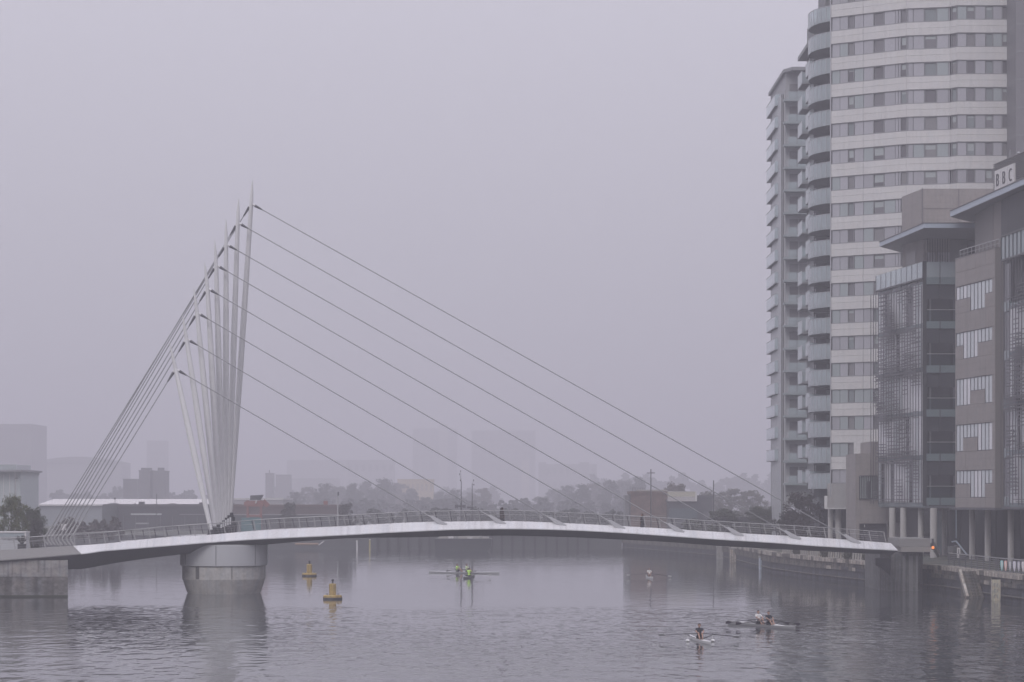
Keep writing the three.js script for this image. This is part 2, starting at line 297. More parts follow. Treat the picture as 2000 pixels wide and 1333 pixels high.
  const anchors = [1668, 1551, 1439, 1323, 1207, 1091, 973, 858], tails = [90, 97, 104, 111, 118, 126, 134, 142];
  masts.forEach(([tx, ty, cx, cy, fx, fy], i) => {
    const d = 261.5 - i * 1.65, dTop = 259 - i * 1.0, tip = at(tx, ty, dTop), foot = at(fx, fy, d), clampAt = at(cx, cy, dTop + 0.1);
    // the shaft passes slightly bent through the clamp, as it appears
    const a = foot, b = clampAt, dir = V(0, 0, 0).subVectors(b, a), L = dir.length();
    const shaft = new THREE.LatheGeometry([[0.18, 0], [0.2, 0.02], [0.27, 0.25], [0.31, 0.45], [0.305, 0.65], [0.25, 0.88], [0.205, 0.985], [0.20, 1.0]].map(([r, t]) => new THREE.Vector2(r, t * L)), 20);
    const q1 = new THREE.Quaternion().setFromUnitVectors(V(0, 1, 0), dir.clone().normalize()); shaft.applyQuaternion(q1); shaft.translate(a.x, a.y, a.z);
    const d2 = V(0, 0, 0).subVectors(tip, b), L2 = d2.length();
    const spike = new THREE.LatheGeometry([[0.20, 0], [0.185, 0.15], [0.155, 0.45], [0.09, 0.75], [0.02, 1]].map(([r, t]) => new THREE.Vector2(r, t * L2)), 20);
    spike.applyQuaternion(new THREE.Quaternion().setFromUnitVectors(V(0, 1, 0), d2.clone().normalize())); spike.translate(b.x, b.y, b.z);
    const mast = mesh('mast', [shaft, spike], M.mast, bridge);
    mesh('mast_foot', [bar(foot.clone().add(V(0, -0.45, 0)), foot.clone().add(V(0, 0.05, 0)), 0.34, 12, 0.27), box(foot.x - 0.36, foot.x + 0.42, foot.y - 1.6, foot.y - 0.4, foot.z - 0.4, foot.z + 0.4)], M.dark, mast);
    // forestay to the near edge of the deck
    const s = sect(anchors[i]), eye = V(s.x - 0.75, s.top.y + 0.42, s.top.z - 0.02), heel = V(s.x + 0.32, s.top.y - 0.10, s.top.z + 0.12);
    const fore = V(0, 0, 0).subVectors(eye, b).normalize();
    const ear = (v, len) => bar(b.clone(), b.clone().addScaledVector(v, len), 0.13, 8, 0.10);
    const start = b.clone().addScaledVector(fore, 0.45), sock = b.clone().addScaledVector(fore, 1.25), c1 = mesh('forestay', [bar(start, eye, 0.048, 7)], M.cable, bridge);
    mesh('socket', [bar(start, sock, 0.155, 10, 0.07)], M.socket, c1); mesh('socket', [bar(eye.clone().addScaledVector(fore, -1.1), eye, 0.05, 8, 0.085)], M.rail, c1);
    // bracket where it meets the deck
    const tri = new THREE.Shape([[-0.98, 0.56], [-0.70, 0.60], [0.75, -0.16], [0.62, -0.30], [-0.22, -0.10]].map(([x, y]) => new THREE.Vector2(x, y)));
    mesh('anchor_bracket', [boxUV(new THREE.ExtrudeGeometry(tri, { depth: 0.16, bevelEnabled: true, bevelSize: 0.02, bevelThickness: 0.02, bevelSegments: 1 })).translate(s.x, s.top.y, s.top.z + 0.08)], M.bracket, bridge);
    // backstay to the left abutment
    const td = 250 + (7 - i) * 2.2, tail = at(tails[i], 1046, td), back = V(0, 0, 0).subVectors(tail, b).normalize(), s2 = b.clone().addScaledVector(back, 0.4);
    const c2 = mesh('backstay', [bar(s2, tail, 0.046, 7)], M.cable, bridge);
    mesh('socket', [bar(s2, b.clone().addScaledVector(back, 1.5), 0.15, 10, 0.07)], M.socket, c2); mesh('socket', [bar(tail.clone().addScaledVector(back, -2.2), tail, 0.06, 8, 0.10)], M.rail, c2);
    mesh('mast_head', [ear(fore, 0.62), ear(back, 0.6)], M.mast, mast);
    const hook = new THREE.CatmullRomCurve3([tail.clone(), V(tail.x - 0.22, tail.y - 0.2, tail.z), V(tail.x - 0.2, tail.y - 0.5, tail.z), V(tail.x - 0.02, tail.y - 0.8, tail.z), V(tail.x + 0.16, tail.y - 1.0, tail.z)]);
    mesh('anchor_hook', [new THREE.TubeGeometry(hook, 10, 0.085, 7)], M.rail, bridge);
  });
  for (const [px, y0, y1] of [[449, 1025, 1011], [444.6, 1026.5, 1013.5], [440.2, 1028, 1016], [435.8, 1030, 1019.5], [431.4, 1032, 1024]]) mesh('plinth_strut', bar(at(px, y0, 249.4), at(px + 0.6, y1, 249.4), 0.085, 8), M.paint, bridge);
  // stepped plinth the mast feet stand on
  mesh('mast_plinth', [0, 1, 2, 3, 4, 5, 6, 7].map((i) => { const d = 261.5 - i * 1.65, x = X(masts[i][4], d), y = Y(masts[i][5], d); return box(x - 0.55, x + 0.62, y - 2.6, y - 0.95, -d - 0.62, -d + 0.62); }), M.darkSteel, bridge);
}
{ // pier: collar, drum with a tapering foot, a faint seam
  const c = [X(437, 251.4), -251.4];
  const pier = thing('bridge_pier', 'round pale concrete pier tapering into the water under the fan of masts', 'bridge pier', [c[0], 0, c[1]]);
  mesh('collar', [boxUV(lathe([[4.22, 2.72], [4.26, 2.76], [4.26, 4.75], [4.2, 4.8], [0.5, 4.85]], 56))], std([0.42, 0.425, 0.435], 0.6), pier);
  mesh('drum', [boxUV(lathe([[3.3, -4], [3.45, -0.1], [3.62, 0.12], [4.02, 1.36], [4.07, 1.42], [4.07, 2.70], [4.0, 2.74]], 56))], M.pier, pier);
  mesh('waterline_band', [lathe([[3.48, -0.3], [3.50, 0.0], [3.56, 0.16], [3.48, 0.18]], 56)], M.algae, pier);
  const seam = (a, y0, y1, r) => box(-0.03, 0.03, y0, y1, r - 0.02, r + 0.012).rotateY(a);
  for (const s of [seam(-0.07, 2.78, 4.72, 4.26), seam(0.3, 1.46, 2.68, 4.07), seam(0.9, 2.78, 4.72, 4.26), seam(-0.95, 2.78, 4.72, 4.26)]) mesh('joint', s, M.railDark, pier);
  mesh('water_stain', [new THREE.CylinderGeometry(4.085, 4.085, 1.2, 8, 1, true, -0.62, 0.11).translate(0, 2.05, 0)], std([0.11, 0.108, 0.105], 0.9), pier);
}
{ // left abutment
  const a = thing('bridge_abutment', 'broad streaked concrete abutment under the left end of the footbridge', 'bridge abutment');
  const d = 241.2, x1 = X(132, d);
  const foot = (o) => [[-72, -d + o], [x1 + o * 0.2, -d + o], [x1 - 4.9 + o * 0.2, -266], [-72, -266]];
  mesh('upper_wall', prism(foot(0.05), 1.9, 3.45), M.stained, a); mesh('lower_wall', prism(foot(0), -4, 1.9), M.stainedLow, a);
  mesh('bearing_shelf', [prism([[-72, -d - 0.9], [x1 - 0.6, -d - 0.9], [x1 - 5.2, -265.5], [-72, -265.5]], 3.45, 3.9)], M.darkConcrete, a);
  mesh('waterline_band', [prism(foot(0.03), -0.4, 0.16)], M.algae, a);
}
{ // right abutment, its pier with a curved haunch, parapet and lamp
  const a = thing('bridge_abutment', 'dark concrete abutment with a grey parapet under the right end of the footbridge', 'bridge abutment');
  const d = 258, y = (py) => Y(py, d), x = (px) => X(px, d);
  mesh('parapet', [box(x(1752), x(1813), y(1068), y(1052), -d - 6, -d + 1.5)], std([0.22, 0.215, 0.21], 0.85), a);
  mesh('edge_beam', [box(x(1755), x(1811), y(1078), y(1068.5), -d - 6, -d + 2.2)], std([0.26, 0.245, 0.23], 0.85), a);
  mesh('shaft', [prism([[x(1722), -262], [x(1722), -d - 1], [x(1738), -d + 1.2], [x(1790), -d + 1.2], [x(1806), -d - 1], [x(1806), -270], [x(1722), -270]], -4, y(1080))], M.darkConcrete, a);
  for (const [px, w] of [[1760, 0.22], [1772, 0.4], [1785, 0.22]]) mesh('buttress', [box(x(px), x(px) + w, -0.3, y(1086), -d + 1.15, -d + 1.26)], std([0.14, 0.14, 0.14], 0.9), a);
  const curve = new THREE.Shape(); curve.moveTo(0, 3.1); curve.lineTo(0, 2.4); curve.quadraticCurveTo(1.7, 1.7, 2.2, -0.2); curve.lineTo(3.2, -0.2); curve.quadraticCurveTo(2.9, 2.2, 1.2, 3.1);
  mesh('haunch', [boxUV(new THREE.ExtrudeGeometry(curve, { depth: 1.2, bevelEnabled: false, curveSegments: 10 })).translate(x(1708), 0.2, -d - 0.2)], M.dark, a);
  const lp = V(x(1815.5), y(1069.5), -d + 2.3);
  const lamp = thing('warning_lamp', 'small glowing orange lamp at the right end of the footbridge', 'warning lamp', [lp.x, lp.y, lp.z]);
  mesh('lamp_housing', [box(-0.1, 0.1, 0.14, 0.9, -0.3, -0.12), box(-0.16, 0.16, -0.2, -0.14, -0.3, 0.05)], M.dark, lamp);
  const glow = mesh('lamp_lens', [new THREE.SphereGeometry(0.15, 16, 12)], new THREE.MeshStandardMaterial({ color: new THREE.Color(0.6, 0.2, 0.05), emissive: new THREE.Color(1, 0.3, 0.07), emissiveIntensity: 0.9, roughness: 0.4 }), lamp);
  glow.castShadow = false;
  const pl = new THREE.PointLight(new THREE.Color(1, 0.35, 0.1), 0.06, 0, 2); pl.position.set(0, 0, 0.25); pl.castShadow = true; lamp.add(pl);
}
// ---------------------------------------------------------------- apartment tower
const Z1 = (x) => 1480 + x * 520 / 1980;                              // pixel columns read off an enlarged strip of the photograph
{
  const tower = thing('apartment_tower', 'tall pale apartment tower with grey window bands and a corner stack of glass balconies', 'apartment tower');
  const ST = 51.95 * 330 / F;                                         // storey height
  const P = [plan(1624, 330), plan(1771.5, 323.9), plan(1856, 322.8), plan(1869.4, 321.8), plan(1976, 321.8)];
  const sides = [0, 1, 2, 3].map((i) => facade(P[i], P[i + 1]));
  const rowTop = (k) => Y(34.1 + 51.95 * k, 330), WIN = 27.6 * 330 / F, base = 8.06;
  // columns of the window bands: [from, to, kind] per side; L = grey panel, D = window, N = narrow panel
  const cols = [
    [[553, 608, 'L'], [611, 667, 'L'], [668, 717, 'D'], [719, 784, 'L'], [788, 857, 'L'], [858, 940, 'D'], [941, 1020, 'L'], [1023, 1042, 'N'], [1046, 1059, 'N'], [1061, 1108, 'D']],
    [[1112, 1117, 'N'], [1121, 1156, 'N'], [1160, 1238, 'L'], [1240, 1334, 'D'], [1336, 1418, 'L'], [1421, 1430, 'N']],
    [[1436, 1478, 'D']],
    [[1490, 1554, 'L'], [1556, 1620, 'D'], [1622, 1694, 'L'], [1696, 1754, 'D'], [1756, 1819, 'L'], [1821, 1886, 'D']],
  ];
  const r = rng(77), hiddenPanels = [], hiddenGlass = [], core = [];
  mesh('core', [prism([[P[0][0] + 0.3, P[0][1] - 0.55], [P[1][0], P[1][1] - 0.6], [P[2][0], P[2][1] - 0.6], [P[3][0] + 0.3, P[3][1] - 0.6], [P[4][0] - 0.2, P[4][1] - 0.6], [P[4][0] + 6, P[4][1] - 30], [P[0][0] + 7, P[0][1] - 30]], base + 0.2, rowTop(-4) + 1.4)], M.core, tower);
  for (let k = -4; k <= 17; k++) {
    const top = rowTop(k), bot = top - WIN, next = k === 17 ? base : rowTop(k + 1), lines = [], frames = [];
    // spandrel boards below this window row: two boards with a shadow gap, split at the panel joints
    const h = bot - next, gap = 0.022;
    sides.forEach((f, si) => {
      const joints = [0, ...(si === 0 ? [f.along(Z1(785))] : si === 3 ? [] : []), f.length];
      for (let j = 0; j < joints.length - 1; j++) {
        const u0 = joints[j] + (j ? 0.02 : 0), u1 = joints[j + 1] - 0.02;
        if (k === 17) { if (si === 0) lines.push(f.box(-0.55, f.along(1668), next, bot, -0.5, 0.02)); continue; }
        lines.push(f.box(u0, u1, next, next + h * 0.53, -0.5, 0), f.box(u0, u1, next + h * 0.53 + gap, bot, -0.5, 0));
      }
    });
    mesh('spandrel', lines, M.white, tower);
    const seen = k >= -1 ? (k <= 6 ? 1e9 : k <= 8 ? 1100 : k <= 10 ? 930 : 915) : -1;
    if (k >= 16) { // the two lowest rows stop short: plain wall beyond
      const f = sides[0]; mesh('wall_panel', [f.box(f.along(Z1(716)), f.length, bot, top, -0.5, -0.004)], M.white, tower);
      for (const s of [1, 2, 3]) hiddenPanels.push(sides[s].box(0, sides[s].length, bot, top, -0.5, -0.1));
    }
    sides.forEach((f, si) => {
      frames.push(f.box(0, k >= 16 && si === 0 ? f.along(Z1(716)) : f.length, top - 0.09, top, -0.45, -0.05), f.box(0, k >= 16 && si === 0 ? f.along(Z1(716)) : f.length, bot, bot + 0.11, -0.45, -0.03));
      cols[si].forEach(([a, b, kind]) => {
        if (k >= 16 && (si > 0 || a > 700)) return;
        const u0 = f.along(Z1(a)), u1 = f.along(Z1(b)), v0 = bot + 0.11, v1 = top - 0.09, vis = a < seen;
        if (kind === 'D') {
          const g = f.box(u0 + 0.1, u1 - 0.1, v0 + 0.06, v1 - 0.06, -0.4, -0.24);
          frames.push(f.box(u0, u0 + 0.1, v0, v1, -0.45, -0.08), f.box(u1 - 0.1, u1, v0, v1, -0.45, -0.08), f.box(u0 + 0.1, u1 - 0.1, v0, v0 + 0.06, -0.45, -0.1), f.box(u0 + 0.1, u1 - 0.1, v1 - 0.06, v1, -0.45, -0.1));
          if (!vis) { hiddenGlass.push(g); return; }
          const w = mesh('window', g, pick(towerWindows, r), tower), q = r();
          if (q < 0.42) { const dropBy = q < 0.16 ? 0.68 : 0.12 + r() * 0.4; mesh('blind', f.box(u0 + 0.16, u1 - 0.16, lerp(v1 - 0.1, v0 + 0.1, dropBy), v1 - 0.1, -0.24, -0.22), blind, w); }
        } else {
          const g = f.box(u0, u1, v0, v1, -0.45, -0.14);
          if (!vis) hiddenPanels.push(g); else mesh('panel', g, pick(kind === 'N' ? towerPanels.slice(0, 2) : towerPanels, r), tower);
        }
      });
    });
    mesh('window_frame', frames, M.frameGrey, tower);
  }
  tag(mesh('hidden_panels', hiddenPanels, towerPanels[1], tower), null, null, null, 'stuff');
  tag(mesh('hidden_windows', hiddenGlass, towerWindows[1], tower), null, null, null, 'stuff');
  mesh('roof', [prism([P[0], P[1], P[2], P[3], P[4], [P[4][0] + 6, P[4][1] - 30], [P[0][0] + 8, P[0][1] - 30]], rowTop(-4) + 1.4, rowTop(-4) + 1.9)], M.white, tower);
  // white base wall with its overhang to the left, and edge strip of the corner
  const f0 = sides[0];
  mesh('base_wall', [f0.box(-1.0, -0.55, base, Y(969, 330), -0.5, 0.02), f0.box(-0.95, f0.along(1668), base - 0.12, base, -12, 0.02)], M.white, tower);
  mesh('corner_trim', [f0.box(-0.16, 0, base + 1.5, rowTop(-4), -0.5, 0.05)], M.steel, tower);
  for (const [px, rad] of [[1624, 0.32], [1639.5, 0.38]]) mesh('column', [bar(V(X(px, 331), 2.4, -332), V(X(px, 331), base, -332), rad, 24)], M.column, tower);
  mesh('lobby_glass', [box(X(1646, 333), X(1700, 333), 2.4, base - 0.1, -345, -333.4)], M.darkGlass, tower);
  mesh('lobby_wall', [box(X(1600, 352), X(1700, 352), 2.4, base - 0.1, -360, -352)], M.dark, tower);
  // side wing: the stair core at the far right, darker and nearer
  const fR = facade(plan(1985, 316), plan(2110, 316)), slabs = [];
  mesh('stair_wing', [fR.box(0, fR.length, 3, 74, -8, 0)], std([0.16, 0.155, 0.165], 0.5), tower);
  for (let k = -4; k <= 10; k++) slabs.push(fR.box(-0.01, fR.length, rowTop(k) - 0.1, rowTop(k) + 0.12, -7, 0.05), fR.box(0.9, fR.length, rowTop(k) - 2.2, rowTop(k) - 2.12, -7, 0.03));
  mesh('stair_wing_band', slabs, M.frameGrey, tower);
  mesh('recess_wall', [box(X(1975, 322.6), X(1992, 322.6), 3, 74, -330, -322.9)], M.frameGrey, tower);

  // corner balconies: a rounded slab, bowed glass panels, handrail
  const bowed = new THREE.CatmullRomCurve3([[42.25, -336.9], [41.45, -337.6], [40.65, -338.9], [40.05, -340.6], [39.8, -342.6], [39.95, -344.6], [40.6, -346.2]].map(([x, z]) => V(x, 0, z)));
  const edge = bowed.getSpacedPoints(20), slabGeo = prism([...edge.map((p) => [p.x, p.z]), [43.2, -347.4], [43.2, -336.9]], 0, 0.3), railGeo = [], glass = [];
  for (let i = 0; i < 20; i += 2) {
    const A = edge[i], C = edge[i + 2], f = facade([C.x, C.z], [A.x, A.z]);
    glass.push(f.box(0.02, f.length - 0.02, -0.04, 1.95, 0, 0.03)); railGeo.push(f.box(-0.01, f.length + 0.01, 1.95, 2.02, -0.03, 0.06), f.box(-0.05, 0.05, -0.02, 1.95, -0.02, 0.05));
  }
  const railMerged = merged(railGeo);
  const balcony = (y, sMat) => {
    const b = mesh('balcony', slabGeo, M.slabUnder, tower); b.position.y = y;
    glass.forEach((g) => mesh('glass_panel', g, glassPane, b)); mesh('handrail', railMerged, M.steel, b); return b;
  };
  for (let j = 0; j <= 18; j++) balcony(Y(46 + 50.5 * j, 339));
  // recessed flats behind the corner balconies
  const fb = facade(plan(1590, 347.6), plan(1626, 347.6));
  mesh('recess_wall', [fb.box(0, fb.length, 9.5, Y(46, 339) + 2.3, -8, 0), fb.box(fb.along(1612.5), fb.length, Y(46, 339) + 2.3, Y(46, 339) + 9, -8, 0)], std([0.15, 0.155, 0.16], 0.7), tower);
  for (let j = 0; j <= 18; j++) {
    const y = Y(46 + 50.5 * j, 339) + 0.9 - (j === 0 ? 0 : 0), hgt = 2.3;
    mesh('balcony_window', fb.box(fb.along(Z1(442)), fb.along(Z1(508)), y, y + hgt, 0.01, 0.06), towerWindows[j % 3], tower);
    mesh('balcony_window', fb.box(fb.along(Z1(514)), fb.along(Z1(536)), y, y + hgt, 0.01, 0.06), j % 3 ? towerPanels[3] : blind, tower);
    mesh('pilaster', [fb.box(fb.along(Z1(413)), fb.along(Z1(421)), y, y + hgt, 0.0, 0.12), fb.box(fb.along(Z1(427)), fb.along(Z1(434)), y, y + hgt, 0.0, 0.12)], M.paint, tower);
  }
  // long riverside flank with two columns of shallow balconies whose glass fronts show edge on
  const flank = 42.6, top = Y(139, 388);
  mesh('flank_wall', [box(flank, flank + 12, 8, 68.2, -366, -348)], std([0.17, 0.175, 0.18], 0.7), tower);
  mesh('flank_parapet', [box(X(1603, 331) - 0.15, flank + 8, Y(47, 331) - 0.55, Y(47, 331), -356, -345)], M.slabUnder, tower);
  const lvl = (j) => 11.65 + 3.4287 * j;
  for (let j = 0; j <= 16; j++) for (const [z0, z1, inset] of [[-342.2, -347.0, 0], [-351.2, -356.6, 0.0]]) {
    const x0 = 39.85 + inset, b = mesh('balcony', box(x0, flank + 0.1, lvl(j) - 0.28, lvl(j), z1, z0), M.slabUnder, tower);
    const q = Math.abs(z0 - z1) / 2;
    for (const s of [0, 1]) mesh('glass_panel', box(x0 - 0.03, x0 + 0.0, lvl(j) - 0.2, lvl(j) + 1.5, z0 - q * (s + 1) + 0.04, z0 - q * s - 0.04), std([0.33, 0.375, 0.385], 0.25), b);
    mesh('glass_end', box(x0, flank, lvl(j) + 0.02, lvl(j) + 1.3, z0 - 0.03, z0), glassPane, b);
    mesh('handrail', box(x0 - 0.05, x0 + 0.03, lvl(j) + 1.5, lvl(j) + 1.56, z1, z0), M.steel, b);
  }
  // far wing: end wall with slabs, glazed corner, balconies projecting over the quay
  const far = facade(plan(1537, 388), plan(1600, 388));
  mesh('far_wing', [far.box(0, far.length + 6, 8, top, -24, -1.6)], std([0.30, 0.305, 0.315], 0.75), tower);  // wall colour paled towards the sky to imitate mist
  const dw = [];
  for (let j = 0; j <= 18; j++) {
    const y = lvl(j) + (j > 17 ? 0 : 0); if (y > top - 1) break;
    const s = mesh('wing_balcony', far.box(-0.4, far.length, y - 0.34, y, -1.7, 0), M.slabEdge, tower);
    for (const [a, b] of [[0.3, 1.5], [1.62, 2.9], [3.0, 4.2]]) mesh('glass_panel', far.box(a, b, y + 0.02, y + 1.1, -0.03, -0.0), glassPane, s);
    mesh('wing_window', far.box(0.6, 1.9, y + 0.05, y + 2.5, -1.6, -1.54), towerWindows[j % 2], tower); mesh('wing_window', far.box(2.1, 3.3, y + 0.05, y + 2.5, -1.6, -1.54), towerWindows[(j + 1) % 4], tower);
    // side balcony out to the left
    const z0 = -396, z1 = -409, x0 = X(1506, 402), x1 = X(1530, 402), yl = Y(650 + 958 * 520 / 1980, 402) + 3.4287 * j;
    if (yl < top - 4) {
      const b = mesh('side_balcony', prism([[x0, z0 + 0.2], [x1, z0 + 1.6], [x1 + 1.2, z0 + 1.6], [x1 + 1.2, z1], [x0, z1]], yl, yl + 0.26), M.slabUnder, tower);
      for (const q of [0, 1, 2, 3]) mesh('glass_panel', box(x0 - 0.03, x0, yl + 0.02, yl + 1.75, z0 - q * 3.2 - 3.1, z0 - q * 3.2), glassPane, b);
      const e = facade([x0, z0 + 0.2], [x1, z0 + 1.6]); for (const q of [0, 1]) mesh('glass_panel', e.box(q * e.length / 2 + 0.02, (q + 1) * e.length / 2 - 0.02, yl + 0.02, yl + 1.75, 0, 0.03), glassPane, b);
      mesh('handrail', [box(x0 - 0.06, x0 + 0.02, yl + 1.75, yl + 1.82, z1, z0 + 0.2), e.box(0, e.length, yl + 1.75, yl + 1.82, -0.03, 0.05)], M.steel, b);
    }
  }
  const pil = facade(plan(1526, 391), plan(1537.5, 391));
  mesh('glazed_corner', [pil.box(0, pil.length, 3, top - 3, -14, 0)], std([0.34, 0.35, 0.36], 0.4), tower);  // corner colour paled to imitate mist, as on the wing wall
  for (const [a, w] of [[0.06, 0.09], [0.32, 0.12], [0.62, 0.2]]) mesh('pilaster', [pil.box(a, a + w, 3, top - 3, 0, 0.1)], a > 0.5 ? M.paint : M.frame, tower);  // the pale strips here and below imitate reflections in the corner glazing
  for (const [a, w] of [[0.46, 0.1]]) mesh('pilaster', [pil.box(a, a + w, 3, top - 3, 0, 0.12)], M.paint, tower);
  mesh('wing_roof', [prism([[X(1532, 388), -389.5], [X(1547, 388), -387], [X(1600, 388), -387], [X(1600, 388), -412], [X(1532, 388), -412]], top, top + 0.5)], M.slabUnder, tower);
}

// ---------------------------------------------------------------- office block with the lattice fronts, stone bay, canopies and sign
{
  const office = thing('office_block', 'dark office block with lattice glass fronts, stone bay, overhanging canopies and a lettered sign', 'office block');
  const r = rng(5), FLOOR = 5.09, BASE = 8.4;
  // low stone block joining tower and offices
  const pod = facade(plan(1671.5, 316.5), plan(1748, 316.5)), y = (py, d) => Y(py, d);
  mesh('stone_annexe', [pod.box(0, pod.along(1702), y(888, 316.5), y(886.5, 316.5), -9, 0), pod.box(0, pod.along(1745), 6.2, y(888, 316.5), -9, 0), pod.box(pod.along(1700.5), pod.along(1745), y(888, 316.5), y(863, 316.5), -9, -0.004), pod.box(0, pod.along(1679), 2.4, 6.2, -9, 0), pod.box(pod.along(1735), pod.along(1745) + 4, 2.4, 6.2, -9, 0)], M.cladding, office);
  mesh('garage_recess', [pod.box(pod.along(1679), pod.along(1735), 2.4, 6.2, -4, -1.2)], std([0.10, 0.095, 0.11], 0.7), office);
  mesh('security_light', [pod.box(pod.along(1688.5), pod.along(1689.6), 5.75, 6.05, -0.1, 0.12)], M.signWhite, office);
  { // annexe window with upright bars
    const a = pod.along(1679), b = pod.along(1713), v0 = y(974, 316.5), v1 = y(931, 316.5), w = mesh('annexe_window', [pod.box(a, b, v0, v1, 0.003, 0.05)], towerPanels[3], office);
    for (let i = 0; i <= 8; i++) mesh('bar', pod.box(lerp(a, b, i / 8) - 0.05, lerp(a, b, i / 8) + 0.05, v0, v1, 0.05, 0.22), M.mullion, w);
    mesh('bar', pod.box(a, b, v1, v1 + 0.1, 0, 0.22), M.mullion, w); mesh('bar', pod.box(a - 0.05, b, v0 - 0.1, v0, 0, 0.22), M.mullion, w);
    mesh('window_pane', pod.box(lerp(a, b, 0.44), lerp(a, b, 0.62), v0 + 0.02, v1 - 0.6, 0.05, 0.08), M.dark, w);
  }
  const glassFront = new THREE.MeshPhysicalMaterial({ color: new THREE.Color(0.64, 0.64, 0.66), roughness: 0.09, ior: 1.7 });  // this and the next pale glass carry reflected sky in their diffuse colour
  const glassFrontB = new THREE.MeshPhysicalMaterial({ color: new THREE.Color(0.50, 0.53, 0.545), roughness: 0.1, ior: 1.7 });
  const glassFrontC = new THREE.MeshPhysicalMaterial({ color: new THREE.Color(0.05, 0.052, 0.06), roughness: 0.07, ior: 1.6 });
  // lattice front: glass panes floor by floor, mullions, then bars and short slats standing before them
  const lattice = (f, u0, u1, v0, v1, floors, step, seed, over) => {
    const q = rng(seed), nPane = Math.round((u1 - u0) / 1.25);
    for (let k = 0; k < floors.length - 1; k++) for (let i = 0; i < nPane; i++) {
      const a = lerp(u0, u1, i / nPane), b = lerp(u0, u1, (i + 1) / nPane);
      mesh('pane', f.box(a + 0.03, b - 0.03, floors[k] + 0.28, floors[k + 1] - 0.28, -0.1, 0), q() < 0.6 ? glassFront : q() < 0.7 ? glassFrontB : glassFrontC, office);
    }
    for (const y2 of floors) mesh('floor_band', f.box(u0, u1, y2 - 0.26, y2 + 0.26, -0.4, 0.02), M.spandrelGlass, office);
    const bars = Math.round((u1 - u0) / step);
    for (let i = 0; i <= bars; i++) { const u = lerp(u0 - 1.6, u1 + 0.15, i / bars), lo = q() < 0.15 ? v0 + 0.9 : v0; mesh('lattice_bar', f.box(u - 0.06, u + 0.06, lo, v1 - (q() < 0.3 ? 0.5 : 0), 0.49, 0.55), M.darkSteel, office); }
    const slats = [];
    // loose panels of horizontal slats, denser near each floor
    for (let k = 0; k < 84; k++) {
      const wide = 1.2 + q() * 3.4, u = lerp(u0 - 0.4, u1 - wide * 0.6, q()), fl = floors[Math.floor(q() * (floors.length - 1))], vb = fl + (q() < 0.5 ? -1.0 + q() * 0.6 : q() * FLOOR * 0.8), n = 3 + Math.floor(q() * 7), pitch = q() < 0.6 ? 0.36 : 0.5, o = 0.57 + q() * 0.1;
      for (let s = 0; s < n; s++) { const v = vb + s * pitch; if (v < v0 || v > v1 - 0.15) break; slats.push(f.box(Math.max(u0 - 0.4, u), Math.min(u1 + 0.2, u + wide), v, v + 0.10, o, o + 0.05)); }
    }
    for (const y2 of floors) for (const dv of [-0.55, -0.3, 0.35, 0.6]) { const a = lerp(u0, u1, q() * 0.25), b = lerp(u0, u1, 0.6 + q() * 0.4); if (y2 + dv > v0 && y2 + dv < v1) slats.push(f.box(a, b, y2 + dv, y2 + dv + 0.09, 0.56, 0.64)); }
    tag(mesh('lattice_slats', slats, M.darkSteel, office), null, null, null, 'stuff');
  };
  // ---- first wing
  const cA = plan(1808, 295), fA = facade(plan(1716.5, 314), cA), eA = facade(cA, plan(1871, 295));
  const floors = [0, 1, 2, 3, 4, 5].map((k) => Y(980, 295) + k * FLOOR), topA = Y(543, 295);
  mesh('wing_core', [prism([[fA.at(0.6, 0, -0.5).x, fA.at(0.6, 0, -0.5).z], [cA[0] - 0.1, cA[1] - 0.6], [eA.B[0], cA[1] - 3.2], [eA.B[0] + 6, cA[1] - 22], [fA.at(0, 0, -0.5).x + 5, cA[1] - 22]], BASE, topA - 0.3)], M.core, office);
  lattice(fA, 0, fA.length, BASE + 0.2, topA - 0.4, [BASE + 0.15, ...floors.slice(1)], 1.02, 501);
  for (let i = 0; i < 9; i++) mesh('glass_parapet', fA.box(lerp(0, fA.length, i / 9) + 0.04, lerp(0, fA.length, (i + 1) / 9) - 0.04, topA, topA + 1.85, 0.30, 0.34), glassPane, office);
  for (let i = 0; i <= 9; i++) mesh('mullion', fA.box(lerp(0, fA.length, i / 9) - 0.06, lerp(0, fA.length, i / 9) + 0.06, topA - 0.5, topA + 1.9, 0.28, 0.36), M.mullion, office);
  mesh('mullion', fA.box(0, fA.length, topA - 0.14, topA + 0.04, 0.12, 0.42), M.mullion, office);
  mesh('mullion', fA.box(fA.length - 0.12, fA.length + 0.02, BASE, topA + 1.9, -0.2, 0.3), M.mullion, office);
  // dark loggia end facing the camera: floor bands, rails, columns set back
  const mid = eA.along(1836.5);
  floors.forEach((v, k) => {
    for (const [a, b] of [[0.12, mid - 0.06], [mid + 0.06, eA.length]]) mesh('floor_band', eA.box(a, b, v - 0.42, v + 0.42, -0.6, 0.02), M.spandrelGlass, office);
    if (k < 5) {
      for (const [a, b] of [[0.14, mid - 0.05], [mid + 0.05, eA.length]]) mesh('pane', eA.box(a, b, v + 3.0, v + FLOOR - 0.44, -0.25, -0.2), glassFrontC, office);
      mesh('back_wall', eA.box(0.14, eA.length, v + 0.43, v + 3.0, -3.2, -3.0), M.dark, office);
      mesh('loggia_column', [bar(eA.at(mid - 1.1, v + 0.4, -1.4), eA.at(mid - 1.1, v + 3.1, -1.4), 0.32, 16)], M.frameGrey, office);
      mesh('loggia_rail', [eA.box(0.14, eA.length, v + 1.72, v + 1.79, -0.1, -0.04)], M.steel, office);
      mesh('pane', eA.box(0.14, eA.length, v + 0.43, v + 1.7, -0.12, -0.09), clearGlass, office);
      mesh('side_wall', eA.box(0.13, 0.3, v + 0.43, v + FLOOR - 0.43, -3.1, -0.62), M.dark, office);
    }
  });
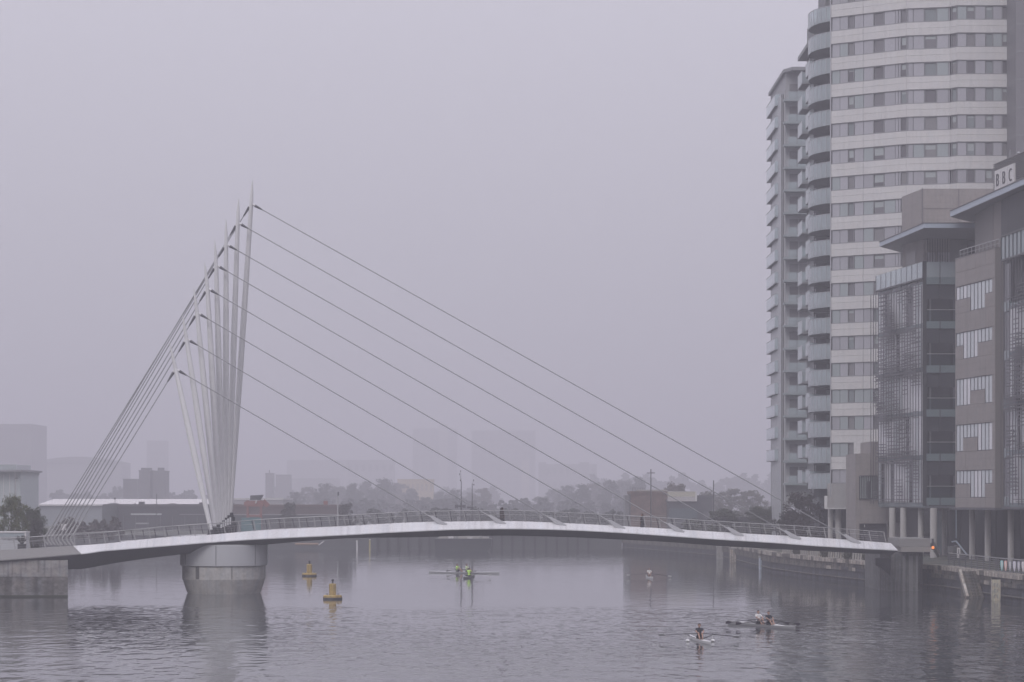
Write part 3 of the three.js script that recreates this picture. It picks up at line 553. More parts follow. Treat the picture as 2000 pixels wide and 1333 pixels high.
  mesh('mullion', [eA.box(mid - 0.06, mid + 0.06, floors[0] - 0.42, floors[0] + 0.42, -0.5, 0.06), ...floors.slice(1).map((v) => eA.box(mid - 0.06, mid + 0.06, v - 0.42, v + 0.42, -0.5, 0.06))], M.mullion, office);
  for (const [a, b] of [[0.1, mid - 0.05], [mid + 0.05, eA.length]]) mesh('glass_parapet', eA.box(a, b, topA + 0.1, topA + 1.85, -0.04, 0), glassPane, office);
  mesh('wing_floor', [prism([[fA.A[0] + 0.3, fA.A[1] - 1], cA, [eA.B[0], cA[1]], [eA.B[0] + 8, cA[1] - 22], [fA.A[0] + 6, cA[1] - 22]], BASE - 0.25, BASE)], M.soffit, office);
  mesh('roof_terrace', [prism([[fA.A[0] + 0.5, fA.A[1] - 0.5], [cA[0] - 0.3, cA[1] - 0.3], [eA.B[0], cA[1] - 0.3], [eA.B[0] + 8, cA[1] - 22], [fA.A[0] + 6, cA[1] - 22]], topA - 0.3, topA - 0.02)], M.deck, office);
  // pavilion under the first canopy
  const pv = facade(plan(1763, 309.5), plan(1811, 301.5)), pe = facade(plan(1811, 301.5), plan(1945, 301.5)), pTop = 40.2;
  mesh('pavilion_wall', [pv.box(0, pv.length * 0.86, topA, pTop, -6, 0)], M.cladding, office);
  mesh('pavilion_panel', [pv.box(1.4, 4.6, topA + 1.2, pTop - 1.4, 0.003, 0.06)], std([0.20, 0.185, 0.18], 0.4), office);
  mesh('pavilion_panel', [pv.box(pv.length * 0.86, pv.length, topA, pTop, -5, -0.4)], M.frameGrey, office);
  for (let i = 0; i < 4; i++) mesh('ledge_light', pv.box(1.8 + i * 1.5, 1.98 + i * 1.5, topA + 2.25, topA + 2.42, 0, 0.16), M.dark, office);
  const pr = rng(12);
  for (let i = 0; i < 9; i++) { const a = pe.along(1812 + i * 4.9), b = pe.along(1812 + (i + 1) * 4.9); mesh('pane', pe.box(a + 0.03, b - 0.03, topA, pTop - 1.9, -0.1, 0), i === 3 ? M.cladding : std([0.50, 0.49, 0.52], 0.3), office); mesh('mullion', pe.box(a - 0.04, a + 0.04, topA, pTop, -0.1, 0.08), M.mullion, office); }  // pale pane colour imitates sky reflected in and seen through the glass
  mesh('pavilion_wall', [pe.box(0, pe.along(1856), pTop - 1.9, pTop, -6, -0.01)], M.cladding, office);
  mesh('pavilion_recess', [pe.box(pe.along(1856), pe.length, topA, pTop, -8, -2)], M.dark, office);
  // first canopy: thin wedge roof with pale fascia, underside visible
  const canopy = (corner, tip, right, h, thick, back) => {
    const c = [corner, tip, right];
    mesh('canopy', [prism([tip, corner, right, [right[0] + back, right[1] - 16], [tip[0] + back, tip[1] - 10]], h, h + thick * 0.5)], M.canopySoffit, office);
    const fl = facade(tip, corner), fr = facade(corner, right);
    mesh('canopy_fascia', [fl.box(-0.05, fl.length + 0.08, h + 0.02, h + thick, -0.3, 0.08), fr.box(0.0, fr.length, h + 0.02, h + thick, -0.3, 0.08)], M.fascia, office);
    mesh('canopy_edge', [fl.box(-0.1, fl.length + 0.12, h + thick, h + thick + 0.09, -0.6, 0.16), fr.box(0, fr.length, h + thick, h + thick + 0.09, -0.6, 0.16)], M.louvre, office);
    mesh('canopy_roof', [prism([[tip[0] + 0.5, tip[1] - 0.3], [corner[0], corner[1] - 0.4], [right[0], right[1] - 0.4], [right[0] + back, right[1] - 16], [tip[0] + back, tip[1] - 10]], h + thick * 0.5, h + thick * 0.9)], M.louvre, office);
  };
  const h1 = Y(445, 290);
  canopy(plan(1806, 290), plan(1720, 311.5), plan(1948, 290), h1 - 0.05, 0.55, 5);
  // plant room above the first canopy
  const pl = facade(plan(1762, 308), plan(1802, 300)), pr2 = facade(plan(1802, 300), plan(1948, 300)), hp = Y(369, 300);
  mesh('plant_room', [pl.box(0, pl.length, h1 + 0.3, hp, -8, 0), pr2.box(0.002, pr2.length, h1 + 0.3, hp + 0.01, -14, -0.003)], M.cladding, office);
  mesh('plant_room_joint', [pl.box(pl.length - 0.12, pl.length + 0.03, h1 + 0.6, hp + 0.05, -0.1, 0.05), pr2.box(0, pr2.length, Y(408, 300), Y(407, 300), -0.1, 0.02), pr2.box(4.2, 4.32, h1 + 0.6, hp, -0.1, 0.02)], M.louvre, office);
  mesh('roof_vent', [box(X(1810, 301), X(1818, 301), hp, hp + 0.22, -303, -302), box(X(1851, 301), X(1857, 301), hp, hp + 0.2, -303, -302)], M.louvre, office);
  mesh('rooflight', [box(X(1850, 296), X(1950, 296), h1 + 0.5, h1 + 1.15, -299, -296)], std([0.36, 0.34, 0.33], 0.6), office);
  // ---- stone bay with stepped windows
  const fB = facade(plan(1866.5, 284), plan(1944, 271)), hB = Y(507, 284);
  const side = facade(plan(1944, 271), plan(1966, 271));
  const pitch = (fB.along(1938.5) - fB.along(1867.8)) / 10, u0 = fB.along(1867.8), rowsB = [562, 652, 742, 831, 920].map((py) => Y(py, 284)), SHORT = 1.5, LONG = 2.98;
  const pat = ['ssssllllss', 'ssllllssss', 'llllssssll', 'llssssllll', 'ssssllllss'];
  const wallB = [], bays = mesh('stone_bay', [fB.box(0, fB.length, BASE - 0.12, hB - 0.2, -9, -0.35)], M.core, office);
  // stone facing built round the openings, in courses
  const course = (ua, ub, va, vb) => { if (ub - ua > 0.02 && vb - va > 0.02) mesh('stone_panel', fB.box(ua + 0.012, ub - 0.012, va + 0.012, vb - 0.012, -0.36, r() * 0.012), M.cladding, office); };
  const splits = [0, fB.length * 0.27, fB.length * 0.53, fB.length * 0.77, fB.length];
  let vTop = hB;
  rowsB.forEach((vt, k) => {
    for (let s = 0; s < 4; s++) { const n = vTop - vt > 2.4 ? 2 : 1; for (let q = 0; q < n; q++) course(splits[s], splits[s + 1], lerp(vt, vTop, q / n), lerp(vt, vTop, (q + 1) / n)); }
    const vs = vt - SHORT, vl = vt - LONG;
    course(0, u0, vs, vt); course(u0 + pitch * 10, fB.length, vs, vt);
    // second course: stone under the short windows only
    for (let c = 0; c < 10;) { let e = c; while (e < 10 && pat[k][e] === pat[k][c]) e++; if (pat[k][c] === 's') course(c === 0 ? 0 : u0 + pitch * c, e === 10 ? fB.length : u0 + pitch * e, vl, vs); else { if (c === 0) course(0, u0, vl, vs); if (e === 10) course(u0 + pitch * 10, fB.length, vl, vs); } c = e; }
    for (let c = 0; c < 10; c++) {
      const bot = pat[k][c] === 'l' ? vl : vs, a = u0 + pitch * c, b = a + pitch;
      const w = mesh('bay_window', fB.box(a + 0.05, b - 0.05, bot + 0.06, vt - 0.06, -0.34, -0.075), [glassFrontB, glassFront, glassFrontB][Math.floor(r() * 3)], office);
      mesh('frame', [fB.box(a - 0.03, a + 0.05, bot, vt, -0.3, -0.035), fB.box(b - 0.05, b + 0.03, bot, vt, -0.3, -0.036), fB.box(a + 0.05, b - 0.05, bot, bot + 0.07, -0.3, -0.03), fB.box(a + 0.05, b - 0.05, vt - 0.07, vt, -0.3, -0.03)], M.mullion, w);
    }
    vTop = vl;
  });
  for (let s = 0; s < 4; s++) course(splits[s], splits[s + 1], BASE - 0.1, vTop);
  mesh('bay_side', [side.box(0.003, side.length, BASE - 0.1, hB, -3, -0.02)], std([0.155, 0.145, 0.14], 0.8), office);
  mesh('bay_floor', [prism([fB.A, fB.B, [fB.B[0] + 8, fB.B[1]], [fB.B[0] + 12, fB.A[1] - 10], [fB.A[0] + 1, fB.A[1] - 10]], BASE - 0.36, BASE - 0.12)], M.soffit, office);
  mesh('bay_roof', [fB.box(-0.05, fB.length + 0.05, hB, hB + 0.08, -6, 0.05)], M.louvre, office);
  for (let i = 0; i <= 10; i++) mesh('roof_rail_post', [fB.box(lerp(0.3, fB.length, i / 10) - 0.03, lerp(0.3, fB.length, i / 10) + 0.03, hB + 0.08, hB + 0.95, -0.5, -0.44)], M.steel, office);
  mesh('roof_rail', [fB.box(0.2, fB.length, hB + 0.93, hB + 1.0, -0.51, -0.43), fB.box(0.2, fB.length, hB + 0.5, hB + 0.53, -0.49, -0.45)], M.steel, office);
  // ---- second wing: lattice front running out of the picture, canopy, louvred penthouse with the sign
  const cC = plan(1962, 268), fC = facade(cC, [55.2, -226]), hC = Y(452, 266);
  const topFloor = Y(458, 265.5);
  mesh('wing_core', [prism([[cC[0] + 0.4, cC[1] - 0.3], [fC.B[0] + 0.5, fC.B[1]], [fC.B[0] + 16, fC.B[1]], [fC.B[0] + 16, -290], [cC[0] + 0.6, -276]], BASE, 41)], M.core, office);
  const floorsC = [0, 1, 2, 3, 4].map((k) => Y(980, 284) + k * FLOOR);
  lattice(fC, 2.2, Math.min(fC.length, 20), BASE + 0.2, topFloor - 2.6, [BASE + 0.15, ...floorsC.slice(1)], 1.0, 777);
  for (let i = 0; i < 14; i++) { mesh('pane', fC.box(i * 1.45 + 0.03, (i + 1) * 1.45 - 0.03, topFloor - 2.4, topFloor - 0.1, 0.25, 0.29), std([0.19, 0.23, 0.24], 0.08), office); mesh('mullion', fC.box(i * 1.45 - 0.04, i * 1.45 + 0.04, topFloor - 2.7, topFloor, 0.2, 0.36), M.mullion, office); }
  mesh('mullion', [fC.box(0, 20, topFloor - 0.1, topFloor + 0.1, 0.1, 0.4), fC.box(0, 20, topFloor - 2.62, topFloor - 2.42, 0.1, 0.4)], M.mullion, office);
  for (let k = 0; k < 5; k++) mesh('pane', fC.box(0.05, 2.1, floorsC[k] + 0.5, floorsC[k] + FLOOR - 0.6, -0.2, -0.1), glassFrontC, office);
  mesh('floor_band', floorsC.map((v) => fC.box(0.05, 2.15, v - 0.5, v + 0.5, -0.2, 0.02)), M.spandrelGlass, office);
  mesh('wing_floor', [fC.box(0, fC.length, BASE - 0.25, BASE, -20, 0.3)], M.soffit, office);
  const fW = facade(plan(1941, 275), plan(2001, 264.6)), far2 = [fW.at(24, 0).x, fW.at(24, 0).z], h2 = Y(377, 274.6);
  mesh('penthouse_wall', [fW.box(0, 26, hB - 0.5, 41.2, -14, 0)], std([0.17, 0.155, 0.15], 0.8), office);
  mesh('penthouse_return', [box(fW.A[0] - 0.004, fW.A[0] + 3, hB - 0.2, 41.2, -286, -275.2)], std([0.15, 0.14, 0.138], 0.8), office);
  canopy([X(2000, 260) + 1.9, -232], plan(1858, 288), [X(2000, 260) + 16, -232], Y(415, 288) - 0.52, 0.62, 6);
  const hL = Y(322, 275), lou = [];
  mesh('penthouse', [fW.box(0, 26, 41.4, hL - 0.1, -16, -0.3)], M.core, office);
  for (let v = 41.5; v < hL; v += 0.2) lou.push(fW.box(-0.02, 26, v, v + 0.11, -0.28, 0), fW.box(-0.02, 0.3, v, v + 0.11, -8, -0.28));
  tag(mesh('louvres', lou, M.louvre, office), null, null, null, 'stuff');
  mesh('roof_whip', [bar(fW.at(2.6, hL, -1), fW.at(2.6, hL + 1.3, -1), 0.04, 5), bar(fW.at(3.4, hL - 0.1, -1), fW.at(5.6, hL + 0.6, -1), 0.12, 6)], M.steel, office);
  // sign: one white board, three dark letters
  const s0 = fW.along(1947.2), s1 = fW.along(1984.6), sv1 = fW.up(1947.2, 334.5), sv0 = fW.up(1947.2, 374);
  const board = mesh('sign_board', fW.box(s0, s1, sv0, sv1, 0.02, 0.22), M.signWhite, office);
  for (const i of [1, 2]) mesh('joint', fW.box(lerp(s0, s1, i / 3) - 0.03, lerp(s0, s1, i / 3) + 0.03, sv0, sv1, 0.1, 0.225), M.rail, board);
  const font = await new FontLoader().loadAsync('fonts/droid/droid_sans_regular.typeface.json');
  ['B', 'B', 'C'].forEach((ch, i) => {
    const g = new TextGeometry(ch, { font, size: (sv1 - sv0) * 0.60, depth: 0.06, curveSegments: 8 }); g.computeBoundingBox(); const bb = g.boundingBox, w = (s1 - s0) / 3;
    g.translate(-(bb.min.x + bb.max.x) / 2, -(bb.min.y + bb.max.y) / 2, 0).scale(1.0, 1, 1);
    mesh('letter', g.translate(s0 + w * (i + 0.5), (sv0 + sv1) / 2, 0.225).applyMatrix4(fW.matrix), M.letter, board);
  });
  // ground floor: round columns, dark glazing, far columns
  for (const [px, d, rad] of [[1743.5, 306, 0.38], [1765, 303, 0.37], [1799, 300, 0.33], [1824, 294, 0.41], [1845, 306, 0.3], [1899.5, 287, 0.34], [1930, 281, 0.34], [1975, 274, 0.33], [2020, 268, 0.33]])
    mesh('column', [bar(V(X(px, d), 2.4, -d), V(X(px, d), BASE - 0.2, -d), rad, 28)], M.column, office);
  const gf = facade(plan(1745, 318), plan(1860, 306));
  mesh('ground_floor_wall', [gf.box(0, gf.length, 2.4, BASE - 0.25, -3, 0)], std([0.085, 0.08, 0.085], 0.6), office);
  for (let i = 0; i < 5; i++) mesh('ground_floor_pane', gf.box(gf.length * 0.52 + i * 1.5, gf.length * 0.52 + i * 1.5 + 1.36, 2.6, BASE - 0.6, 0, 0.06), i === 2 ? M.spandrelGlass : M.darkGlass, office);
  const gf2 = facade(plan(1855, 300), plan(2090, 284));
  for (let i = 0; i < 10; i++) mesh('ground_floor_pane', gf2.box(i * gf2.length / 10 + 0.05, (i + 1) * gf2.length / 10 - 0.05, 2.4, BASE - 0.3, -1, -0.02 * (i % 3)), i % 4 === 1 ? M.dark : M.darkGlass, office);
  mesh('service_pipe', [bar(at(1868.3, 992, 284), at(1868.3, 1052, 284), 0.07, 8)], std([0.16, 0.2, 0.23], 0.5), office);
}
// ---------------------------------------------------------------- quayside furniture
{ // steel railing on the right, in bays, with slatted planks further along
  const f = facade([43.4, -258], [44.3, -236]), f2 = facade([44.3, -236], [46.6, -205]);
  const rail = thing('quay_railing', 'dark steel railing of close horizontal bars on the quay in front of the office columns', 'railing');
  const run = (g, a, b) => { for (let u = a; u <= b; u += 2.6) mesh('post', g.box(u - 0.05, u + 0.05, QUAY_TOP, QUAY_TOP + 1.32, -0.55, -0.47), M.frame, rail);
    for (let k = 0; k < 7; k++) mesh('bar', g.box(a, b, QUAY_TOP + 0.12 + k * 0.19, QUAY_TOP + 0.17 + k * 0.19 + (k === 6 ? 0.04 : 0), -0.54, -0.48), k === 6 ? M.rail : M.frame, rail); };
  run(f, 0.6, f.length); run(f2, 0.2, 12);
  const planks = thing('slatted_fence', 'row of pale leaning planks along the quay edge under the right end of the footbridge', 'fence');
  const A = facade([35.2, -298], [39.1, -273]), B = facade([32.7, -325], [35.2, -298]), r = rng(9);
  const place = (g, a, b) => {
    for (let u = a; u < b; u += 0.98) {
      const p = new THREE.BoxGeometry(0.36, 1.24 + r() * 0.08, 0.06); boxUV(p); p.translate(0, 0.62, 0); const q = p.attributes.position;
      for (let i = 0; i < q.count; i++) q.setX(i, q.getX(i) + 0.32 * q.getY(i));       // every plank leans along the wall
      mesh('plank', p.translate(u, QUAY_TOP + 0.02, -0.5).applyMatrix4(g.matrix), r() < 0.8 ? M.plank : M.coping, planks);
    }
    mesh('rail', g.box(a, b, QUAY_TOP + 0.85, QUAY_TOP + 0.97, -0.66, -0.56), M.bark, planks);
  };
  place(A, 0.4, A.length - 1.5); place(B, 6, B.length);
  for (const [g, u] of [[A, 3.5], [A, 13], [A, 20.5], [B, 16]]) { // clumps of weeds on the wall top
    const q = rng(Math.round(u * 10)), bits = []; for (let i = 0; i < 150; i++) { const p = g.at(u + (q() - 0.5) * 1.6, QUAY_TOP + q() * 0.55, -0.2 + (q() - 0.5) * 0.6), e = p.clone().add(V((q() - 0.5) * 0.4, 0.15 + q() * 0.3, (q() - 0.5) * 0.4)); bits.push(beam(p, e, 0.07, 0.02)); }
    tag(mesh('weeds', bits, std([0.045, 0.045, 0.03], 0.95)), g === B ? 'dark weeds on the quay wall at the far end of the leaning planks' : u < 5 ? 'dark weeds on the quay wall between the leaning planks, leftmost on the near stretch' : u < 15 ? 'dark weeds on the quay wall, middle clump of the near leaning planks' : 'dark weeds on the quay wall nearest the right abutment', 'weeds', 'weeds on the quay wall', 'stuff');
  }
}
{ // upright boards leaning on the railing at the right edge
  const cols = [[0.25, 0.5, 0.5, 'teal and white'], [0.6, 0.33, 0.28, 'coral pink and white'], [0.3, 0.3, 0.33, 'grey'], [0.55, 0.53, 0.62, 'pale lilac'], [0.33, 0.32, 0.38, 'dull violet'], [0.62, 0.58, 0.6, 'white and pink']];
  const sh = new THREE.Shape(); sh.moveTo(0, 0); sh.quadraticCurveTo(0.34, 0.7, 0.30, 1.55); sh.quadraticCurveTo(0.27, 1.75, 0, 1.76); sh.quadraticCurveTo(-0.27, 1.75, -0.30, 1.55); sh.quadraticCurveTo(-0.34, 0.7, 0, 0);
  const sh2 = new THREE.Shape(); sh2.moveTo(0, 0.25); sh2.quadraticCurveTo(0.14, 0.8, 0.1, 1.6); sh2.lineTo(-0.1, 1.6); sh2.quadraticCurveTo(-0.14, 0.8, 0, 0.25);
  const g = new THREE.ExtrudeGeometry(sh, { depth: 0.07, bevelEnabled: true, bevelSize: 0.02, bevelThickness: 0.02, bevelSegments: 2 }), s = new THREE.ExtrudeGeometry(sh2, { depth: 0.02, bevelEnabled: false }).translate(0, 0, 0.095);
  [1957.5, 1965, 1973.5, 1982, 1990.5, 1999].forEach((px, i) => {
    const d = 231 - i * 0.8, c = cols[i], b = thing('paddle_board', `upright ${c[3]} pointed board on the quay railing by the depth gauge`, 'board', [X(px, d), 2.74, -d], -0.12, 'pointed boards standing on the quay railing');
    mesh('board', g, std(c.slice(0, 3), 0.4), b); mesh('stripe', s, i % 2 ? M.whiteCloth : M.signWhite, b); b.rotation.x = -0.08; b.scale.set(0.40, 0.53, 1);
  });
}
{ // landing steps cut in the wall, their pale slanting kerb, and the depth gauge
  const st = thing('landing_steps', 'stone landing steps down to the water beside the depth gauge', 'steps');
  const f = facade([44.3, -236], [46.6, -205]);
  const g = facade([43.5, -256], [44.32, -235.5]), u0 = g.along(1908), steps = 9;
  for (let i = 0; i < steps; i++) mesh('step', g.box(u0 + i * 0.36, u0 + (i + 1) * 0.36, -0.4, QUAY_TOP - 0.1 - i * 0.27, 0.05, 1.5), M.course, st);
  mesh('kerb', [beam(g.at(u0 + 0.1, QUAY_TOP - 0.1, 1.62), g.at(u0 + 3.4, 0.0, 1.62), 0.26, 0.42)], M.coping, st);
  const d = 232.6, x = (px) => X(px, d), y = (py) => Y(py, d);
  const gauge = thing('depth_gauge', 'tall weathered white depth gauge board standing against the quay wall', 'depth gauge', [x(1946), 0, -d]);
  const w = (x(1954) - x(1938.5)) / 2, top = y(1133), bits = [];
  mesh('board', [box(-w, w, -0.3, top, -0.2, 0)], std(0, 0.8, { map: mottled(141, [0.47, 0.44, 0.34], 0.3, 0.3, [2, 2], 0.2) }), gauge);
  for (let k = 0; k < 3; k++) for (const [a, b, c, e] of [[-0.2, -0.12, 0, 0.3], [-0.2, 0.0, 0.26, 0.3], [-0.02, 0.02, 0.0, 0.3], [0.1, 0.16, 0, 0.3]]) bits.push(box(a, b, 0.22 + k * 0.52 + c, 0.22 + k * 0.52 + e, 0, 0.006));
  mesh('marking', bits, M.frameGrey, gauge); mesh('post', [box(-w - 0.06, -w, -0.5, top + 0.05, -0.25, 0.02), box(w, w + 0.06, -0.5, top + 0.05, -0.25, 0.02)], M.coping, gauge);
}
{ // stairs with pale handrails under the stone bay, sign post, ramp rail by the abutment
  const s = thing('quay_stairs', 'short stair with pale blue handrails under the stone bay', 'stairs'), d = 283;
  for (let i = 0; i < 9; i++) mesh('tread', box(X(1869, d) + i * 0.16, X(1869, d) + i * 0.16 + 0.2, 2.4, Y(1066, d) - i * 0.26, -d - 1.5, -d), M.darkConcrete, s);
  for (const o of [0, 1.5]) { mesh('handrail', [beam(at(1868, 1057.5, d - o), at(1890, 1085, d - o), 0.14, 0.16)], o ? M.fascia : M.steel, s); mesh('handrail', [beam(at(1859, 1059, d - o), at(1868, 1057.5, d - o), 0.14, 0.14)], M.fascia, s); }
  mesh('landing', [box(X(1856, d), X(1869, d), 2.4, Y(1068, d), -d - 1.6, -d)], M.darkConcrete, s);
  const n = thing('notice_post', 'narrow white notice panel on a post behind the quay railing', 'sign', [X(1873, 262), QUAY_TOP, -262]);
  mesh('panel', [box(-0.16, 0.16, 0.7, 1.75, -0.04, 0.04)], M.signWhite, n); mesh('symbol', [box(-0.05, 0.05, 1.1, 1.6, 0.04, 0.05)], M.frame, n); mesh('post', [box(-0.05, 0.05, 0, 0.7, -0.03, 0.03)], M.frame, n);
  const ramp = thing('ramp_rail', 'slanting grey ramp rail beside the orange lamp', 'rail');
  mesh('beam', [beam(at(1817, 1057, 259), at(1834, 1083, 262), 0.35, 0.5)], M.concrete, ramp);
  mesh('post', [bar(at(1814, 1053, 258.5), at(1814, 1068, 258.5), 0.07, 6)], M.frame, ramp);
  // pale mooring posts against the far stretch of the quay
  for (const [px, py, w, top, mat] of [[1411, 1093.5, 20, 1068, M.concrete], [1437, 1100, 20, 1071, M.coping], [1489.5, 1113, 10, 1087, M.fascia]]) {
    const dd = WATER(py), t = thing('mooring_pier', px < 1420 ? 'pale concrete mooring pier farthest along the right quay' : px < 1450 ? 'brownish mooring pier, middle of three on the far right quay' : 'slim bluish mooring pier nearest on the far right quay', 'mooring pier', [X(px, dd), 0, -dd], 0, 'mooring piers along the right quay');
    const ww = w / F * dd / 2; mesh('post', [box(-ww, ww, -2, Y(top, dd) - 0.2, -1.6, 0)], mat, t); mesh('cap', [box(-ww - 0.06, ww + 0.06, Y(top, dd) - 0.2, Y(top, dd), -1.7, 0.08)], M.concrete, t);
  }
  const bl = thing('concrete_dolphin', 'square weathered concrete block in the water before the dock wall', 'concrete block', [X(1188.5, 470), 0, -470]);
  const hw = 21.5 / F * 470; mesh('block', [box(-hw, hw, -2, Y(1051, 470), -5, 2)], M.stained, bl); mesh('fender', [box(-hw + 0.3, hw - 0.3, 0.05, 0.5, 2, 2.2)], M.dark, bl);
}
{ // buoys
  const d = WATER(1171), b = thing('buoy', 'yellow channel buoy nearer to the camera, the larger of the two', 'buoy', [X(649.5, d), 0, -d], 0, 'yellow channel buoys');
  mesh('float', [lathe([[0, -0.3], [0.80, -0.3], [0.86, -0.2], [0.865, 0.30], [0.82, 0.37], [0, 0.40]], 32)], M.yellow, b);
  mesh('skirt', [lathe([[0.84, -0.3], [0.885, -0.25], [0.89, 0.14], [0.84, 0.17]], 32)], M.dark, b);
  const body = mesh('body', [boxUV(lathe([[0.34, 0.38], [0.33, 0.42], [0.33, 1.36], [0.30, 1.43], [0, 1.45]], 28))], M.yellow, b);
  mesh('seam', [lathe([[0.333, 0.88], [0.34, 0.89], [0.34, 0.91], [0.333, 0.92]], 28)], M.yellow, body);
  mesh('lantern', [lathe([[0, 1.44], [0.10, 1.45], [0.10, 1.52], [0.05, 1.55], [0.05, 1.62], [0.11, 1.64], [0.12, 1.80], [0.08, 1.84], [0, 1.86]], 16)], M.dark, b);
  for (const a of [0.4, 2.5, 4.6]) mesh('lifting_eye', [new THREE.TorusGeometry(0.07, 0.02, 6, 12).translate(0.6 * Math.cos(a), 0.45, 0.6 * Math.sin(a))], M.dark, b);
  const d2 = WATER(1126), c = dup(b, 'yellow channel buoy farther off, the smaller of the two', [X(604, d2), 0, -d2], 0.8);
}
// ---------------------------------------------------------------- people
function field(bones, smooth, center, half, res = 52) {   // one continuous skin round tapered bones
  const mc = new MarchingCubes(res, new THREE.MeshStandardMaterial(), false, false, 60000); mc.isolation = 0;
  const p = V(0, 0, 0), ab = V(0, 0, 0), ap = V(0, 0, 0);
  for (let k = 0; k < res; k++) for (let j = 0; j < res; j++) for (let i = 0; i < res; i++) {
    p.set(center[0] + half * (i - res / 2) / (res / 2), center[1] + half * (j - res / 2) / (res / 2), center[2] + half * (k - res / 2) / (res / 2));
    let s = 0, near = 1e9; const ds = [];
    for (const [a, b, ra, rb] of bones) { ab.subVectors(b, a); ap.subVectors(p, a); const t = clamp(ap.dot(ab) / Math.max(1e-9, ab.lengthSq()), 0, 1), d = ap.addScaledVector(ab, -t).length() - lerp(ra, rb, t); ds.push(d); near = Math.min(near, d); }
    for (const d of ds) s += Math.exp(-(d - near) / smooth);
    mc.field[i + j * res + k * res * res] = -(near - smooth * Math.log(s));
  }
  mc.update();
  const n = mc.count, g = new THREE.BufferGeometry();
  g.setAttribute('position', new THREE.BufferAttribute(mc.positionArray.slice(0, n * 3), 3)); g.setAttribute('normal', new THREE.BufferAttribute(mc.normalArray.slice(0, n * 3), 3));
  g.setAttribute('uv', new THREE.BufferAttribute(new Float32Array(n * 2), 2));
  return g.scale(half, half, half).translate(...center);
}
const B = (a, b, ra, rb = ra) => [V(...a), V(...b), ra, rb];
function fist(x, y, z, side) {            // a palm's five fingers closed round a handle that lies along x
  const out = [];
  for (let i = 0; i < 4; i++) { const fx = x + side * (0.033 - i * 0.02), l = [0.92, 1, 0.96, 0.8][i], pts = [V(fx, y + 0.022, z - 0.02), V(fx, y + 0.034, z + 0.012 * l), V(fx, y + 0.012, z + 0.036 * l), V(fx, y - 0.014, z + 0.024 * l), V(fx, y - 0.02, z + 0.004)]; out.push(new THREE.TubeGeometry(new THREE.CatmullRomCurve3(pts), 8, 0.0088 - i * 0.0004, 6)); }
  out.push(new THREE.TubeGeometry(new THREE.CatmullRomCurve3([V(x - side * 0.035, y + 0.005, z - 0.03), V(x - side * 0.05, y - 0.012, z - 0.008), V(x - side * 0.035, y - 0.022, z + 0.016)]), 6, 0.0102, 6));
  return out;
}
const headBones = (x, y, z, f = 1) => [B([x, y + 0.03, z - 0.01 * f], [x, y + 0.05, z], 0.098), B([x, y - 0.06, z + 0.045 * f], [x, y - 0.05, z + 0.04 * f], 0.055), B([x, y + 0.01, z + 0.095 * f], [x, y - 0.02, z + 0.112 * f], 0.012, 0.017), B([x - 0.09, y, z], [x - 0.093, y + 0.03, z - 0.01], 0.018), B([x + 0.09, y, z], [x + 0.093, y + 0.03, z - 0.01], 0.018)];
const rowerParts = (() => {
  const arms = [-1, 1].flatMap((s) => [B([s * 0.18, 0.83, -0.02], [s * 0.25, 0.68, 0.18], 0.055, 0.042), B([s * 0.25, 0.68, 0.18], [s * 0.15, 0.575, 0.40], 0.042, 0.028), B([s * 0.15, 0.575, 0.40], [s * 0.145, 0.565, 0.435], 0.032, 0.03)]);
  const legs = [-1, 1].flatMap((s) => [B([s * 0.09, 0.30, 0], [s * 0.13, 0.56, 0.40], 0.085, 0.06), B([s * 0.13, 0.56, 0.40], [s * 0.09, 0.20, 0.66], 0.056, 0.038), B([s * 0.09, 0.17, 0.66], [s * 0.09, 0.33, 0.74], 0.04, 0.033)]);
  const torso = [B([-0.06, 0.32, 0], [0.06, 0.32, 0], 0.125), B([0, 0.40, 0], [0, 0.62, -0.03], 0.125, 0.135), B([-0.10, 0.78, -0.03], [0.10, 0.78, -0.03], 0.095), B([-0.16, 0.82, -0.02], [0.16, 0.82, -0.02], 0.062)];
  const neck = [B([0, 0.86, -0.02], [0, 0.98, 0.0], 0.055, 0.05)], c = [0, 0.64, 0.28], h = 0.64;
  const body = merged([field([...torso, ...arms, ...legs, ...neck, ...headBones(0, 1.04, 0)], 0.012, c, h, 60), ...fist(-0.145, 0.57, 0.45, -1), ...fist(0.145, 0.57, 0.45, 1)].map(clean));
  const jersey = field([...torso.map(([a, b, r1, r2]) => [a, b, r1 + 0.016, r2 + 0.016]), ...[-1, 1].map((s) => B([s * 0.18, 0.83, -0.02], [s * 0.225, 0.735, 0.105], 0.07, 0.062)), B([0, 0.86, -0.02], [0, 0.89, -0.015], 0.066)], 0.012, c, h, 56);
  const shorts = field([B([-0.07, 0.30, 0], [0.07, 0.30, 0], 0.143), ...[-1, 1].map((s) => B([s * 0.09, 0.30, 0.01], [s * 0.118, 0.48, 0.27], 0.1, 0.082))], 0.012, c, h, 48);
  const hair = field([B([0, 1.085, -0.03], [0, 1.105, -0.005], 0.098), B([0, 1.04, -0.055], [0, 1.08, -0.04], 0.075)], 0.01, [0, 1.06, 0], 0.2, 28);
  const eyes = merged([-1, 1].map((s) => new THREE.SphereGeometry(0.014, 8, 6).translate(s * 0.036, 1.06, 0.094)));
  return { body, jersey, shorts, hair, eyes };
})();
function person(label, pos, turn, jersey, shorts = M.navy, hair = M.hair, group) {
  const p = thing('person', label, 'person', pos, turn, group);
  mesh('body', rowerParts.body, M.skin, p); mesh('jersey', rowerParts.jersey, jersey, p); mesh('shorts', rowerParts.shorts, shorts, p); mesh('hair', rowerParts.hair, hair, p); mesh('eyes', rowerParts.eyes, M.eye, p);
  return p;
}
